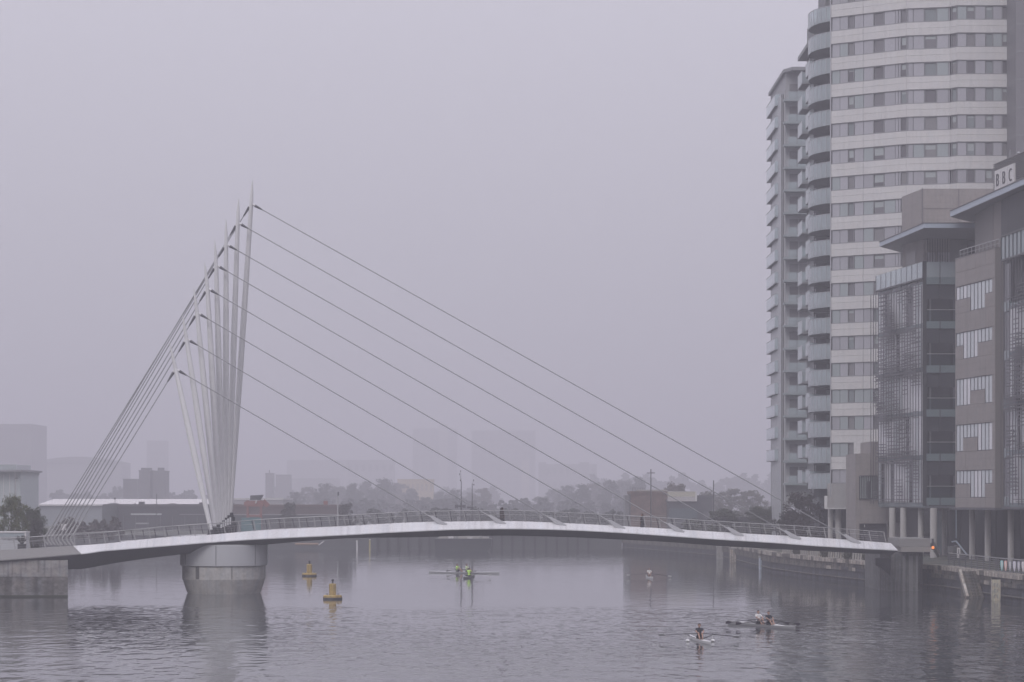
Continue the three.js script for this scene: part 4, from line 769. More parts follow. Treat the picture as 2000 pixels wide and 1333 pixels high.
function walker(label, pos, turn, coat, trousers, hood) {
  const c = [0, 0.9, 0], h = 1.0, S = [-1, 1];
  const torso = [B([0, 0.95, 0], [0, 1.15, 0], 0.13, 0.125), B([0, 1.15, 0], [0, 1.35, 0], 0.125, 0.13), B([-0.15, 1.42, 0], [0.15, 1.42, 0], 0.065)];
  const legs = [B([-0.09, 0.92, 0], [-0.1, 0.5, 0.12], 0.085, 0.06), B([-0.1, 0.5, 0.12], [-0.1, 0.09, 0.16], 0.058, 0.04), B([-0.1, 0.05, 0.14], [-0.1, 0.04, 0.33], 0.045, 0.035), B([0.09, 0.92, 0], [0.1, 0.5, -0.04], 0.085, 0.06), B([0.1, 0.5, -0.04], [0.1, 0.1, -0.22], 0.058, 0.04), B([0.1, 0.06, -0.25], [0.1, 0.04, -0.07], 0.045, 0.035)];
  const arms = S.flatMap((s) => [B([s * 0.19, 1.41, 0], [s * 0.25, 1.14, -0.03 * s], 0.055, 0.042), B([s * 0.25, 1.14, -0.03 * s], [s * 0.22, 0.92, 0.12], 0.042, 0.03), B([s * 0.22, 0.92, 0.12], [s * 0.215, 0.85, 0.15], 0.036, 0.032)]);
  const fingers = S.flatMap((s) => [0, 1, 2, 3].map((i) => bar(V(s * 0.215, 0.86, 0.125 + i * 0.018), V(s * 0.20, 0.775 + (i === 0 || i === 3 ? 0.012 : 0), 0.13 + i * 0.018), 0.009, 6, 0.007)).concat([bar(V(s * 0.21, 0.89, 0.16), V(s * 0.19, 0.83, 0.195), 0.011, 6, 0.008)]));
  const p = thing('person', label, 'person', pos, turn);
  mesh('body', [field([...torso, ...legs, ...arms, B([0, 1.45, 0], [0, 1.55, 0.01], 0.055), ...headBones(0, 1.62, 0.01)], 0.012, c, h, 64), ...fingers].map(clean), M.skin, p);
  mesh('coat', field([...torso.map(([a, b, r, q]) => [a, b, r + 0.035, q + 0.035]), B([-0.06, 0.75, 0], [0.06, 0.75, 0], 0.17), ...arms.slice(0, 2), ...arms.slice(3, 5)].map(([a, b, r, q]) => [a, b, r + 0.02, q + 0.022]), 0.015, c, h, 56), coat, p);
  mesh('trousers', field(legs.filter((_, i) => i % 3 < 2).map(([a, b, r, q]) => [a, b, r + 0.025, q + 0.03]), 0.012, c, h, 56), trousers, p);
  mesh('shoes', field(legs.filter((_, i) => i % 3 === 2).map(([a, b, r, q]) => [a, b, r + 0.01, q + 0.012]), 0.01, [0, 0.1, 0.04], 0.42, 36), M.black, p);
  mesh('hair', field(hood ? [B([0, 1.66, -0.03], [0, 1.69, 0.0], 0.118), B([0, 1.5, -0.05], [0, 1.62, -0.05], 0.11, 0.1)] : [B([0, 1.68, -0.02], [0, 1.69, 0.0], 0.1), B([0, 1.62, -0.045], [0, 1.66, -0.03], 0.08)], 0.01, [0, 1.62, 0], 0.25, 28), hood ? coat : M.hair, p);
  mesh('eyes', [-1, 1].map((s) => new THREE.SphereGeometry(0.014, 8, 6).translate(s * 0.036, 1.64, 0.102)), M.eye, p);
  return p;
}
{ // two walkers on the bridge, feet on the deck
  const deck = (px) => { const d = (nearDepth(px) + farDepth(px)) / 2; return [X(px, d), Y(bandTop(px), nearDepth(px) + 0.75) - 0.42, -d]; };
  const a = deck(980.5); walker('person in a dark brown hooded coat walking at the crown of the footbridge', a, Math.PI / 2 + 0.3, std([0.045, 0.035, 0.032], 0.9), M.black, true).scale.set(1.18, 1, 1.18);
  const b = deck(1254.5); walker('person in dark clothes walking on the footbridge right of its middle', b, -Math.PI / 2 - 0.2, M.black, std([0.03, 0.03, 0.04], 0.9), false);
}

// ---------------------------------------------------------------- rowing boats
function hullGeo(len, beamW) {            // slender shell with pointed ends, deck closed fore and aft of the cockpit
  const rows = [], deck = [], n = 40;
  for (let i = 0; i <= n; i++) {
    const t = i / n * 2 - 1, w = beamW / 2 * Math.pow(Math.max(0, 1 - Math.pow(Math.abs(t), 2.2)), 0.8) + 0.006, z = t * len / 2, sheer = 0.16 + 0.05 * t * t, row = [];
    for (let k = 0; k <= 10; k++) { const a = Math.PI * k / 10; row.push(V(-w * Math.cos(a), sheer - (sheer + 0.10 * (1 - t * t) + 0.02) * Math.pow(Math.sin(a), 0.7), z)); }
    rows.push(row); const open = Math.abs(t) < 0.32; deck.push([V(-w, sheer, z), V(0, sheer + (open ? -0.07 : 0.05), z), V(w, sheer, z)]);
  }
  return [strip(rows), strip(deck)];
}
const oarGeo = (() => {
  const blade = new THREE.Shape(); blade.moveTo(0, -0.035); blade.bezierCurveTo(0.12, -0.11, 0.3, -0.13, 0.43, -0.12); blade.lineTo(0.45, 0.09); blade.bezierCurveTo(0.3, 0.11, 0.12, 0.09, 0, 0.035);
  const shaft = merged([bar(V(0, 0, 0), V(2.2, 0, 0), 0.028, 8, 0.023), bar(V(0, 0, 0), V(0.14, 0, 0), 0.04, 8), bar(V(0.8, 0, 0), V(0.95, 0, 0), 0.045, 10)]);
  return { shaft, blade: boxUV(new THREE.ExtrudeGeometry(blade, { depth: 0.014, bevelEnabled: false, curveSegments: 6 })).translate(2.17, 0, -0.007) };
})();
function rowingBoat(o) {                    // +z is the stern, which the rowers face
  const boat = thing('rowing_boat', o.label, 'rowing boat', [o.x, 0, o.z], o.turn), [shell, deck] = hullGeo(o.length, 0.34 + 0.08 * (o.rowers.length - 1));
  mesh('hull', [shell], o.hull ?? M.hullWhite, boat); mesh('deck', [deck], o.deck ?? M.hullWhite, boat);
  if (o.ends) for (const s of [-1, 1]) mesh('end_canvas', new THREE.ConeGeometry(0.15, o.length * 0.27, 10, 1).rotateX(s * Math.PI / 2).scale(1, 0.5, 1).translate(0, 0.19, s * o.length * 0.355), M.hullWhite, boat);
  const m = new THREE.Matrix4().makeRotationY(o.turn).setPosition(o.x, 0, o.z);
  o.rowers.forEach((r) => {
    mesh('seat', [box(-0.14, 0.14, 0.16, 0.2, r.z - 0.1, r.z + 0.1)], M.dark, boat);
    for (const s of [-1, 1]) mesh('rigger', [bar(V(s * 0.15, 0.18, r.z + 0.05), V(s * 0.8, 0.42, r.z + 0.3), 0.02, 6), bar(V(s * 0.15, 0.18, r.z + 0.62), V(s * 0.8, 0.42, r.z + 0.3), 0.02, 6), bar(V(s * 0.8, 0.40, r.z + 0.3), V(s * 0.8, 0.54, r.z + 0.3), 0.022, 8)], M.carbon, boat);
    if (o.floats) for (const s of [-1, 1]) mesh('float', [new THREE.SphereGeometry(0.5, 16, 10).scale(0.26, 0.22, 0.7).translate(s * 0.82, 0.06, r.z + 0.3), bar(V(s * 0.82, 0.1, r.z + 0.3), V(s * 0.8, 0.42, r.z + 0.3), 0.02, 6)], M.hullWhite, boat);
    const at0 = V(0, 0, r.z).applyMatrix4(m); person(r.label, [at0.x, -0.02, at0.z], o.turn, r.jersey, r.shorts ?? M.navy);
    for (const s of [-1, 1]) {
      const hand = V(s * 0.10, 0.555, r.z + 0.445), pin = V(s * 0.8, 0.555 - (o.drop ?? 0.05) - 0.02 * s, r.z + 0.3 + (o.sweep ?? 0)), dir = V(0, 0, 0).subVectors(pin, hand).normalize();
      const q = new THREE.Quaternion().setFromRotationMatrix(new THREE.Matrix4().makeBasis(dir, V(0, 0, 0).crossVectors(V(0, 0, 1), dir).normalize(), V(0, 0, 0).crossVectors(dir, V(0, 0, 0).crossVectors(V(0, 0, 1), dir).normalize())));
      const oar = thing('oar', `${s < 0 ? o.leftOar : o.rightOar} ${r.short}`, 'oar'), p = hand.clone().applyMatrix4(m);
      oar.position.copy(p); oar.quaternion.copy(new THREE.Quaternion().setFromAxisAngle(V(0, 1, 0), o.turn).multiply(q)); oar.rotateX(s * (o.feather ?? 0.4));
      mesh('shaft', oarGeo.shaft, M.carbon, oar); mesh('blade', oarGeo.blade, o.blade ?? M.hullWhite, oar);
    }
  });
}
const boatAt = (px, py) => { const d = WATER(py); return { x: X(px, d), z: -d }; };
rowingBoat({ ...boatAt(1367.5, 1254), turn: 0.10, length: 7.9, floats: true, feather: 0.8, drop: 0.06, label: 'white single scull coming stern first, nearest the camera', leftOar: 'left oar in the picture held by', rightOar: 'right oar in the picture held by',
  rowers: [{ z: -0.25, jersey: M.navy, shorts: M.navy, short: 'the dark clad lone rower nearest the camera', label: 'rower in a dark top sitting in the nearest single scull' }] });
rowingBoat({ ...boatAt(1486, 1224.5), turn: 0.42, length: 9.9, feather: 0.3, drop: 0.09, blade: std([0.05, 0.04, 0.06], 0.4), hull: std([0.26, 0.26, 0.265], 0.4), deck: std([0.16, 0.16, 0.15], 0.5), ends: true, label: 'white double scull with two rowers right of the lone near rower', leftOar: 'far side oar held by', rightOar: 'near side oar held by',
  rowers: [{ z: -0.35, jersey: M.whiteCloth, short: 'the pale topped rower of the near double', label: 'rower in a pale top, left of the two in the near double scull' }, { z: 1.15, jersey: M.navy, short: 'the dark topped rower of the near double', label: 'rower in a dark navy top, right of the two in the near double scull' }] });
rowingBoat({ ...boatAt(906, 1120.5), turn: 1.1, length: 9.9, drop: 0.08, hull: std([0.35, 0.35, 0.36], 0.4), deck: std([0.45, 0.45, 0.46], 0.4), blade: std([0.3, 0.3, 0.3], 0.5), label: 'long white double scull broadside beyond the footbridge', leftOar: 'far side oar of', rightOar: 'near side oar of',
  rowers: [{ z: -0.95, jersey: M.hiVis, short: 'the bright green topped rower in the far double', label: 'rower in a bright yellow green top, left in the far double scull' }, { z: 0.4, jersey: M.paleHiVis, short: 'the paler topped rower in the far double', label: 'rower in a paler yellow green top, in the middle of the far double scull' }] });
rowingBoat({ ...boatAt(916, 1129), turn: Math.PI - 0.15, length: 7.9, drop: 0.08, hull: std([0.2, 0.2, 0.2], 0.5), deck: std([0.2, 0.2, 0.2], 0.5), blade: std([0.2, 0.2, 0.2], 0.5), label: 'single scull just in front of the far double', leftOar: 'right hand oar in the picture of', rightOar: 'left hand oar in the picture of',
  rowers: [{ z: 0, jersey: M.hiVis, short: 'the bright topped rower seen from behind', label: 'rower in a bright yellow green top seen from behind, in front of the far double' }] });
rowingBoat({ ...boatAt(1268.5, 1129.5), turn: 0.05, length: 7.9, drop: 0.09, label: 'single scull far off under the right half of the footbridge', leftOar: 'left side oar of', rightOar: 'right side oar of', deck: std([0.3, 0.3, 0.24], 0.5),
  rowers: [{ z: -0.2, jersey: M.whiteCloth, short: 'the far lone rower', label: 'rower in a white top in the far single scull' }] });

// ---------------------------------------------------------------- trees
function crownGeo(seed, height, width, clumps, leaves, leaf, low = 0.18, bare = 0) {
  const r = rng(seed), pos = [], nor = [], col = [], list = [];
  const sector = Array.from({ length: 11 }, () => [0.74 + 0.36 * r(), 0.84 + 0.22 * r()]);
  for (let i = 0; i < clumps; i++) { // clump centres fill an uneven crown: every sector has its own reach and height
    const a = r() * Math.PI * 2, [reach, high] = sector[Math.floor(a / 6.2832 * 11)], y = lerp(low, 1, Math.pow(r(), 0.85)), prof = Math.sqrt(Math.max(0.03, 1 - Math.pow((y - 0.44) / 0.6, 2))), rad = Math.sqrt(r()) * 0.5 * width * prof * reach;
    list.push([Math.cos(a) * rad, y * height * lerp(1, high, Math.min(1, rad / width * 3)) * (0.92 + 0.1 * r()), Math.sin(a) * rad, (0.06 + 0.085 * r()) * width]);
  }
  const q = new THREE.Quaternion(), e = new THREE.Euler(), v = V(0, 0, 0), n = V(0, 0, 0);
  for (let i = 0; i < leaves; i++) {
    const [cx, cy, cz, cr] = list[Math.floor(r() * list.length)], a = r() * 6.283, b = Math.acos(2 * r() - 1), rr = cr * Math.pow(r(), 0.45);
    const x = cx + rr * Math.sin(b) * Math.cos(a), y = cy + rr * Math.cos(b) * 0.8, z = cz + rr * Math.sin(b) * Math.sin(a), s = leaf * (0.6 + 0.8 * r()), k = 0.72 + 0.56 * r(), warm = r() < 0.12 ? 1.35 : 1;
    q.setFromEuler(e.set(r() * 6.28, r() * 6.28, r() * 6.28)); n.set(0, 0, 1).applyQuaternion(q);
    for (const [u, w, f] of [[-0.5, 0, 0], [0, -0.3, 0.1], [0.5, 0, 0], [-0.5, 0, 0], [0.5, 0, 0], [0, 0.3, 0.1]]) { v.set(u * s, w * s, f * s).applyQuaternion(q); pos.push(x + v.x, y + v.y, z + v.z); nor.push(n.x, n.y, n.z); col.push(k * warm, k, k * 0.95); }
  }
  const g = new THREE.BufferGeometry(); g.setAttribute('position', new THREE.Float32BufferAttribute(pos, 3)); g.setAttribute('normal', new THREE.Float32BufferAttribute(nor, 3)); g.setAttribute('color', new THREE.Float32BufferAttribute(col, 3));
  g.userData.list = list; return g;
}
function trunkGeo(crown, height, r0, seed) {
  const r = rng(seed), out = [bar(V(0, -0.3, 0), V(0.1, height * 0.38, 0.05), r0, 9, r0 * 0.7), bar(V(0.1, height * 0.38, 0.05), V(-0.05, height * 0.72, 0), r0 * 0.7, 8, r0 * 0.25)];
  for (const [x, y, z] of crown.userData.list.filter((_, i) => i % 4 === 0)) { const h = lerp(0.22, 0.6, r()) * Math.min(y, height * 0.8); out.push(bar(V(0.05, h, 0.03), V(x * 0.9, y, z * 0.9), r0 * 0.3, 5, r0 * 0.06)); }
  for (let i = 0; i < 26; i++) { const [x, y, z, cr] = crown.userData.list[Math.floor(r() * crown.userData.list.length)], l = cr * (1.1 + 0.9 * r()), a = r() * 6.28; out.push(bar(V(x * 0.8, y - cr, z * 0.8), V(x + Math.cos(a) * l * 0.6, y + l, z + Math.sin(a) * l * 0.6), r0 * 0.13, 4, r0 * 0.04)); }   // bare twigs past the leaves
  return out;
}
const leafMat = (r, g, b) => new THREE.MeshStandardMaterial({ color: new THREE.Color(r, g, b), vertexColors: true, roughness: 0.8, side: THREE.DoubleSide });
const treeKinds = [
  [1, 10, 9, 120, 9000, 0.34, leafMat(0.085, 0.10, 0.035)],    // yellow green
  [2, 10, 8.5, 120, 9000, 0.34, leafMat(0.05, 0.062, 0.035)],  // dull green
  [3, 12, 10, 150, 9000, 0.42, leafMat(0.042, 0.055, 0.042)], // dense blue green
  [4, 11, 8, 95, 6000, 0.42, leafMat(0.065, 0.062, 0.04)],    // ragged olive
  [5, 9, 8.5, 130, 8000, 0.36, leafMat(0.06, 0.046, 0.03)],    // brownish
  [6, 5, 6, 60, 5000, 0.30, leafMat(0.04, 0.042, 0.035)],     // rounded bush
].map(([seed, h, w, cl, n, lf, mat]) => { const crown = crownGeo(seed * 17, h, w, cl, n, lf, seed < 3 ? 0.06 : 0.02); return { h, w, crown, trunk: merged(trunkGeo(crown, h, h * 0.026, seed).map(clean)), mat }; });
const placed = new Map();
function tree(kind, label, px, top, width, d, base = QUAY_TOP - 0.05, group, mat) {   // top and width in pixels of the photograph at that distance
  const t = treeKinds[kind], hgt = Y(top, d) - base, s = hgt / (t.h * 1.03), ws = (width / F * d) / t.w, pos = [X(px, d), base, -d], key = kind + (mat ? '/' + mat.uuid : '');
  if (placed.has(key)) { const c = dup(placed.get(key), label, pos, px * 1.7 % 6.28, [ws, s, ws]); if (group) c.userData.group = group; else delete c.userData.group; return c; }
  const o = thing(kind === 5 ? 'bush' : 'tree', label, kind === 5 ? 'bush' : 'tree', pos, px * 1.7 % 6.28, group); o.scale.set(ws, s, ws);
  mesh('trunk', t.trunk, M.bark, o); mesh('crown', t.crown, mat ?? t.mat, o); placed.set(key, o); return o;
}
tree(0, 'yellow green tree at the far left behind the bridge end', 22, 968, 75, 290);
tree(1, 'dull green tree at the left, just right of the yellow green one', 62, 985, 52, 310);
tree(5, 'low dark bush behind the railing at the bridge left end', 68, 1018, 40, 285);
['first', 'second', 'third', 'fourth', 'fifth', 'sixth', 'seventh', 'eighth', 'ninth', 'tenth', 'eleventh', 'twelfth', 'thirteenth', 'fourteenth', 'fifteenth', 'sixteenth', 'seventeenth', 'eighteenth', 'nineteenth', 'twentieth', 'twenty first', 'twenty second', 'twenty third'].forEach((nth, i) => {
  const [px, top, w] = [[574, 961, 42], [602, 949, 48], [632, 944, 46], [662, 947, 50], [690, 944, 46], [716, 940, 54], [747, 935, 60], [777, 941, 52], [803, 954, 44], [832, 969, 38], [860, 961, 46], [889, 957, 44], [917, 962, 36], [945, 951, 42], [1031, 981, 36], [1056, 968, 42], [1082, 955, 50], [1108, 948, 52], [1135, 946, 50], [1163, 940, 56], [1191, 937, 54], [1218, 933, 56], [1246, 932, 50]][i];
  tree([2, 3, 2, 1, 2, 2][i % 6], `${nth} hazy tree from the left in the misty row behind the footbridge`, px, top, w, 1080 + 37 * ((i * 5) % 9), undefined, 'hazy trees in the misty row behind the footbridge');
});
tree(4, 'brownish tree rising behind the pale roof sign', 1318, 944, 62, 700);
tree(3, 'olive tree right of the pale roof sign', 1385, 957, 60, 760);
tree(3, 'ragged olive tree by the plain pole at the right', 1428, 952, 75, 740);
tree(3, 'olive tree between the plain pole and the tower', 1470, 955, 62, 720);
tree(1, 'low green tree at the water edge left of the tower', 1415, 990, 90, 432);
tree(1, 'low green tree just left of the dark riverside tree', 1488, 985, 80, 415);
tree(4, 'dark brown tree at the foot of the tower', 1568, 960, 92, 348, QUAY_TOP, undefined, leafMat(0.035, 0.028, 0.022));
tree(5, 'dark bush at the foot of the tower, left of the brown tree', 1538, 1000, 60, 352);
tree(5, 'rounded bush before the red brick shed, left one', 562, 984, 40, 520);
tree(5, 'rounded bush before the red brick shed, right end', 674, 985, 44, 520);
// ---------------------------------------------------------------- far bank
const FB = QUAY_TOP - 0.05;
const hazyWall = (k) => std([k, k * 0.98, k * 1.0], 0.85);
function block(name, label, px0, px1, top, d, depth, mat, opts = {}) {   // a far building: walls, roof, rows of windows
  const b = thing(name, label, opts.category ?? 'building', [X((px0 + px1) / 2, d), FB, -d]), w = (px1 - px0) / F * d, h = Y(top, d) - FB;
  mesh('wall', [box(-w / 2, w / 2, 0, h, -depth, 0)], mat, b);
  mesh('roof', [box(-w / 2 - 0.2, w / 2 + 0.2, h, h + (opts.roofH ?? 0.5), -depth - 0.2, 0.2)], opts.roof ?? mat, b);
  if (opts.rows) for (let r = 0; r < opts.rows; r++) for (let c = 0; c < opts.cols; c++) { const x0 = -w / 2 + w * (c + 0.25) / opts.cols, y0 = h * (r + 0.3) / opts.rows; mesh('window', [box(x0, x0 + w * 0.5 / opts.cols, y0, y0 + h * 0.42 / opts.rows, 0.003, 0.12)], opts.win ?? M.dark, b); }
  if (opts.more) opts.more(b, w, h, depth);
  return b;
}
// left: tall plain block, curved roofed hall, twin silos, small flat roofed pavilion
block('office_slab', 'tall plain grey block fading into the mist at the far left', -60, 62, 830, 1900, 60, hazyWall(0.16), { more: (b, w, h) => mesh('parapet', [box(-w / 2 - 0.3, w / 2 + 0.3, h - 3, h + 0.2, 0, 0.4)], hazyWall(0.14), b) });
{
  const d = 2200, b = thing('curved_hall', 'long misty hall with a shallow curved roof left of the backstays', 'hall', [X(150, d), FB, -d]), w = 175 / F * d, h = Y(904, d) - FB, s = new THREE.Shape();
  s.moveTo(-w / 2, h); s.quadraticCurveTo(0, h + 10, w / 2, h); s.lineTo(w / 2, h - 1); s.lineTo(-w / 2, h - 1);
  mesh('wall', [box(-w / 2, w / 2, 0, h - 1, -50, 0)], hazyWall(0.22), b); mesh('roof', [boxUV(new THREE.ExtrudeGeometry(s, { depth: 52, bevelEnabled: false, curveSegments: 14 }).translate(0, 0, -51))], hazyWall(0.14), b); mesh('eaves', [box(-w / 2 - 1, w / 2 + 1, h - 1.5, h - 0.2, 0, 1.5)], hazyWall(0.1), b);
}
block('silo', 'left of two dark square silos beyond the long white roof', 271, 292, 921, 1150, 14, hazyWall(0.07), { category: 'silo', more: (b, w, h) => mesh('gantry', [box(-w / 2, w / 2, h + 0.5, h + 1.6, -8, -6)], M.dark, b) });
block('silo', 'right of two dark square silos beyond the long white roof', 298, 322, 922, 1150, 14, hazyWall(0.075), { category: 'silo', more: (b, w, h) => mesh('gantry', [box(-w / 4, w / 4, h + 0.5, h + 1.9, -8, -6)], M.dark, b) });
block('low_store', 'low hazy store to the left of the twin silos', 240, 268, 938, 1180, 16, hazyWall(0.07));
block('pavilion', 'small pale pavilion with a flat dark roof at the far left', -40, 39, 927, 520, 20, std([0.36, 0.40, 0.40], 0.6), { more: (b, w, h) => { mesh('flat_roof', [box(-w / 2 - 1, w / 2 + 0.8, h + 0.5, h + 0.9, -20, 2)], M.frameGrey, b); mesh('clerestory', [box(-w / 2, w / 2 - 1.2, h + 0.9, h + 2.0, -18, -2)], towerPanels[3], b); for (let i = 0; i < 7; i++) mesh('mullion', [box(-w / 2 + i * 1.2, -w / 2 + i * 1.2 + 0.12, 0, h, 0, 0.15)], M.signWhite, b); } });
block('white_shed', 'long white roofed shed behind the dark warehouse', 76, 405, 986, 640, 40, std([0.20, 0.22, 0.23], 0.8), { roofH: 0.05, more: (b, w, h) => { const top = Y(975.4, 662) - FB, m = std([0.60, 0.58, 0.575], 0.6); mesh('pitched_roof', [strip([[V(-w / 2 - 0.3, top, -22), V(-w / 2 - 0.3, h, 0.6)], [V(w / 2 + 0.3, top, -22), V(w / 2 + 0.3, h, 0.6)]]), strip([[V(-w / 2 - 0.3, h, -41), V(-w / 2 - 0.3, top, -22)], [V(w / 2 + 0.3, h, -41), V(w / 2 + 0.3, top, -22)]]), box(-w / 2 - 0.3, w / 2 + 0.3, h - 0.3, h - 0.02, 0.2, 0.6)], m, b); } });
block('white_shed', 'white roofed shed continuing beyond the red gantry', 415, 552, 977, 690, 30, hazyWall(0.28), { roof: std([0.5, 0.49, 0.48], 0.6) });
// the dark warehouse with its vents, strip windows and round topped end
block('warehouse', 'long dark warehouse with roof vents and a thin pale window strip', 202, 452, 990, 548, 18, std([0.05, 0.05, 0.056], 0.9), { roof: std([0.08, 0.075, 0.078], 0.9), more: (b, w, h) => {
  const u = (px) => X(px, 548) - b.position.x, v = (py) => Y(py, 548) - FB;
  mesh('strip_window', [box(u(255), u(315), v(1006.5), v(1003.5), 0, 0.1)], std([0.42, 0.44, 0.44], 0.5), b); mesh('strip_window', [box(u(350), u(450), v(1006), v(1004.8), 0, 0.1)], std([0.26, 0.26, 0.26], 0.5), b); mesh('strip_window', [box(u(265), u(290), v(1024.5), v(1021.5), 0, 0.1)], std([0.28, 0.29, 0.29], 0.5), b);
  for (const [a, c, t] of [[268, 277, 980.5], [386, 392, 982]]) mesh('roof_vent', [box(u(a), u(c), h + 0.5, v(t), -4, -2)], M.dark, b);
  mesh('roof_vent', [bar(V(u(260.5), h + 0.5, -2), V(u(260.5), v(983), -2), 0.1, 8)], M.dark, b);
  const dome = (c, r, t, m) => mesh('domed_vent', [boxUV(new THREE.SphereGeometry(1, 20, 10, 0, 6.2832, 0, 1.5708).scale(r, v(t) - h - 0.3, 2.5).translate(u(c), h + 0.3, -3))], m, b);
  dome(217, 1.5, 983, M.dark); dome(333.5, 1.05, 983.5, std([0.08, 0.07, 0.06], 0.9));
  mesh('end_bay', [box(u(200), u(229), 0, v(988), 0, 0.8)], std([0.062, 0.068, 0.072], 0.9), b);
  for (let i = 0; i < 9; i++) mesh('wall_rib', [box(u(240 + i * 24), u(240.8 + i * 24), 0, v(1008), 0, 0.15)], M.frame, b);
} });
block('brick_shed', 'low reddish brick shed with a dark base right of the red gantry', 452, 672, 991, 540, 14, std([0.10, 0.075, 0.075], 0.9), { roof: std([0.12, 0.085, 0.08], 0.9), more: (b, w, h) => { mesh('dark_base', [box(-w / 2, w / 2, 0, Y(1007, 540) - FB, 0, 0.3)], std([0.05, 0.055, 0.058], 0.9), b); mesh('sill_line', [box(-w / 2, w / 2, Y(1006.5, 540) - FB, Y(1005, 540) - FB, 0.0, 0.4)], std([0.28, 0.28, 0.28], 0.7), b); mesh('chimney', [box(-w / 2, -w / 2 + 0.5, h, h + 0.9, -1, 0)], M.dark, b); mesh('hatch', [box(w * 0.31, w * 0.345, h + 0.4, h + 1.3, -3, -2)], M.rust, b); } });
{ // red gantry with dark cab, teal container beneath
  const d = 505, g = thing('red_gantry', 'faded red steel gantry with a dark cab on top', 'gantry', [X(497, d), FB, -d]), u = (px) => X(px, d) - g.position.x, v = (py) => Y(py, d) - FB;
  mesh('frame', [box(u(481), u(485), 0, v(978), -1, 0), box(u(507), u(511), 0, v(978), -1, 0), box(u(479), u(514), v(990), v(979), -1.2, 0.1), box(u(481), u(511), v(1010), v(1006), -1, 0.02)], M.rust, g);
  mesh('jib', beam(V(u(513), v(979), -0.5), V(u(523), v(989), -0.5), 0.6, 0.9), M.rust, g); mesh('counterweight', box(u(476), u(479), v(988), v(981), -1, -0.1), M.rust, g);
  mesh('cab', [boxUV(new THREE.ExtrudeGeometry(new THREE.Shape([[u(488), v(977)], [u(508), v(977)], [u(513.5), v(967)], [u(488.5), v(968.5)]].map(([x, y]) => new THREE.Vector2(x, y))), { depth: 1.6, bevelEnabled: false }).translate(0, 0, -1.5))], std([0.05, 0.05, 0.055], 0.8), g);
  mesh('lamp_bracket', [bar(V(u(499), v(984), 0.2), V(u(501), v(977), 0.2), 0.14, 6)], M.signWhite, g);
  const c = thing('container', 'dull teal shipping container below the red gantry', 'container', [X(491, d), FB, -d + 1.2]), w = 38 / F * d / 2, h = Y(1012, d) - FB;
  mesh('body', [box(-w, w, 0.1, h, -2.4, 0)], M.teal, c); for (let i = 0; i < 14; i++) mesh('rib', [box(-w + i * w / 7, -w + i * w / 7 + w / 18, 0.2, h - 0.1, 0, 0.05)], M.teal, c);
}
// lamp posts and poles
function pole(label, px, top, d, r, color, arms) {
  const base = FB, h = Y(top, d) - base, p = thing('lamp_post', label, 'lamp post', [X(px, d), base, -d]);
  mesh('pole', [bar(V(0, 0, 0), V(0, h, 0), r, 8, r * 0.6)], color, p); (arms ?? []).forEach(([dx, dy, sx, sy]) => mesh('lamp_head', [box(dx - sx / 2, dx + sx / 2, h + dy - sy / 2, h + dy + sy / 2, -0.2, 0.2), bar(V(0, h + dy, 0), V(dx || 0.01, h + dy, 0), r * 0.5, 5)], M.dark, p)); return p;
}
pole('tall pale lamp post right of the red brick shed', 659.5, 962, 500, 0.16, std([0.33, 0.33, 0.33], 0.6), [[0.1, -0.3, 0.3, 0.7]]);
pole('dark lamp post before the small pale pavilion', 28.5, 918, 480, 0.12, M.frameGrey, [[0.25, -1.6, 0.5, 0.2]]);
pole('plain dark pole beside the twin silos', 305.5, 965, 545, 0.1, M.dark);
pole('thin dark pole rising behind the warehouse left end', 224, 972, 545, 0.09, M.dark, [[0, -0.3, 0.35, 0.3]]);
pole('tall dark pole with a small crossbar before the brick hut', 1271.5, 917, 478, 0.15, M.dark, [[-0.5, -0.7, 0.5, 0.12], [0.5, -0.7, 0.5, 0.12]]);
pole('plain tall pole before the olive trees', 1394, 939, 450, 0.14, std([0.075, 0.075, 0.08], 0.8));
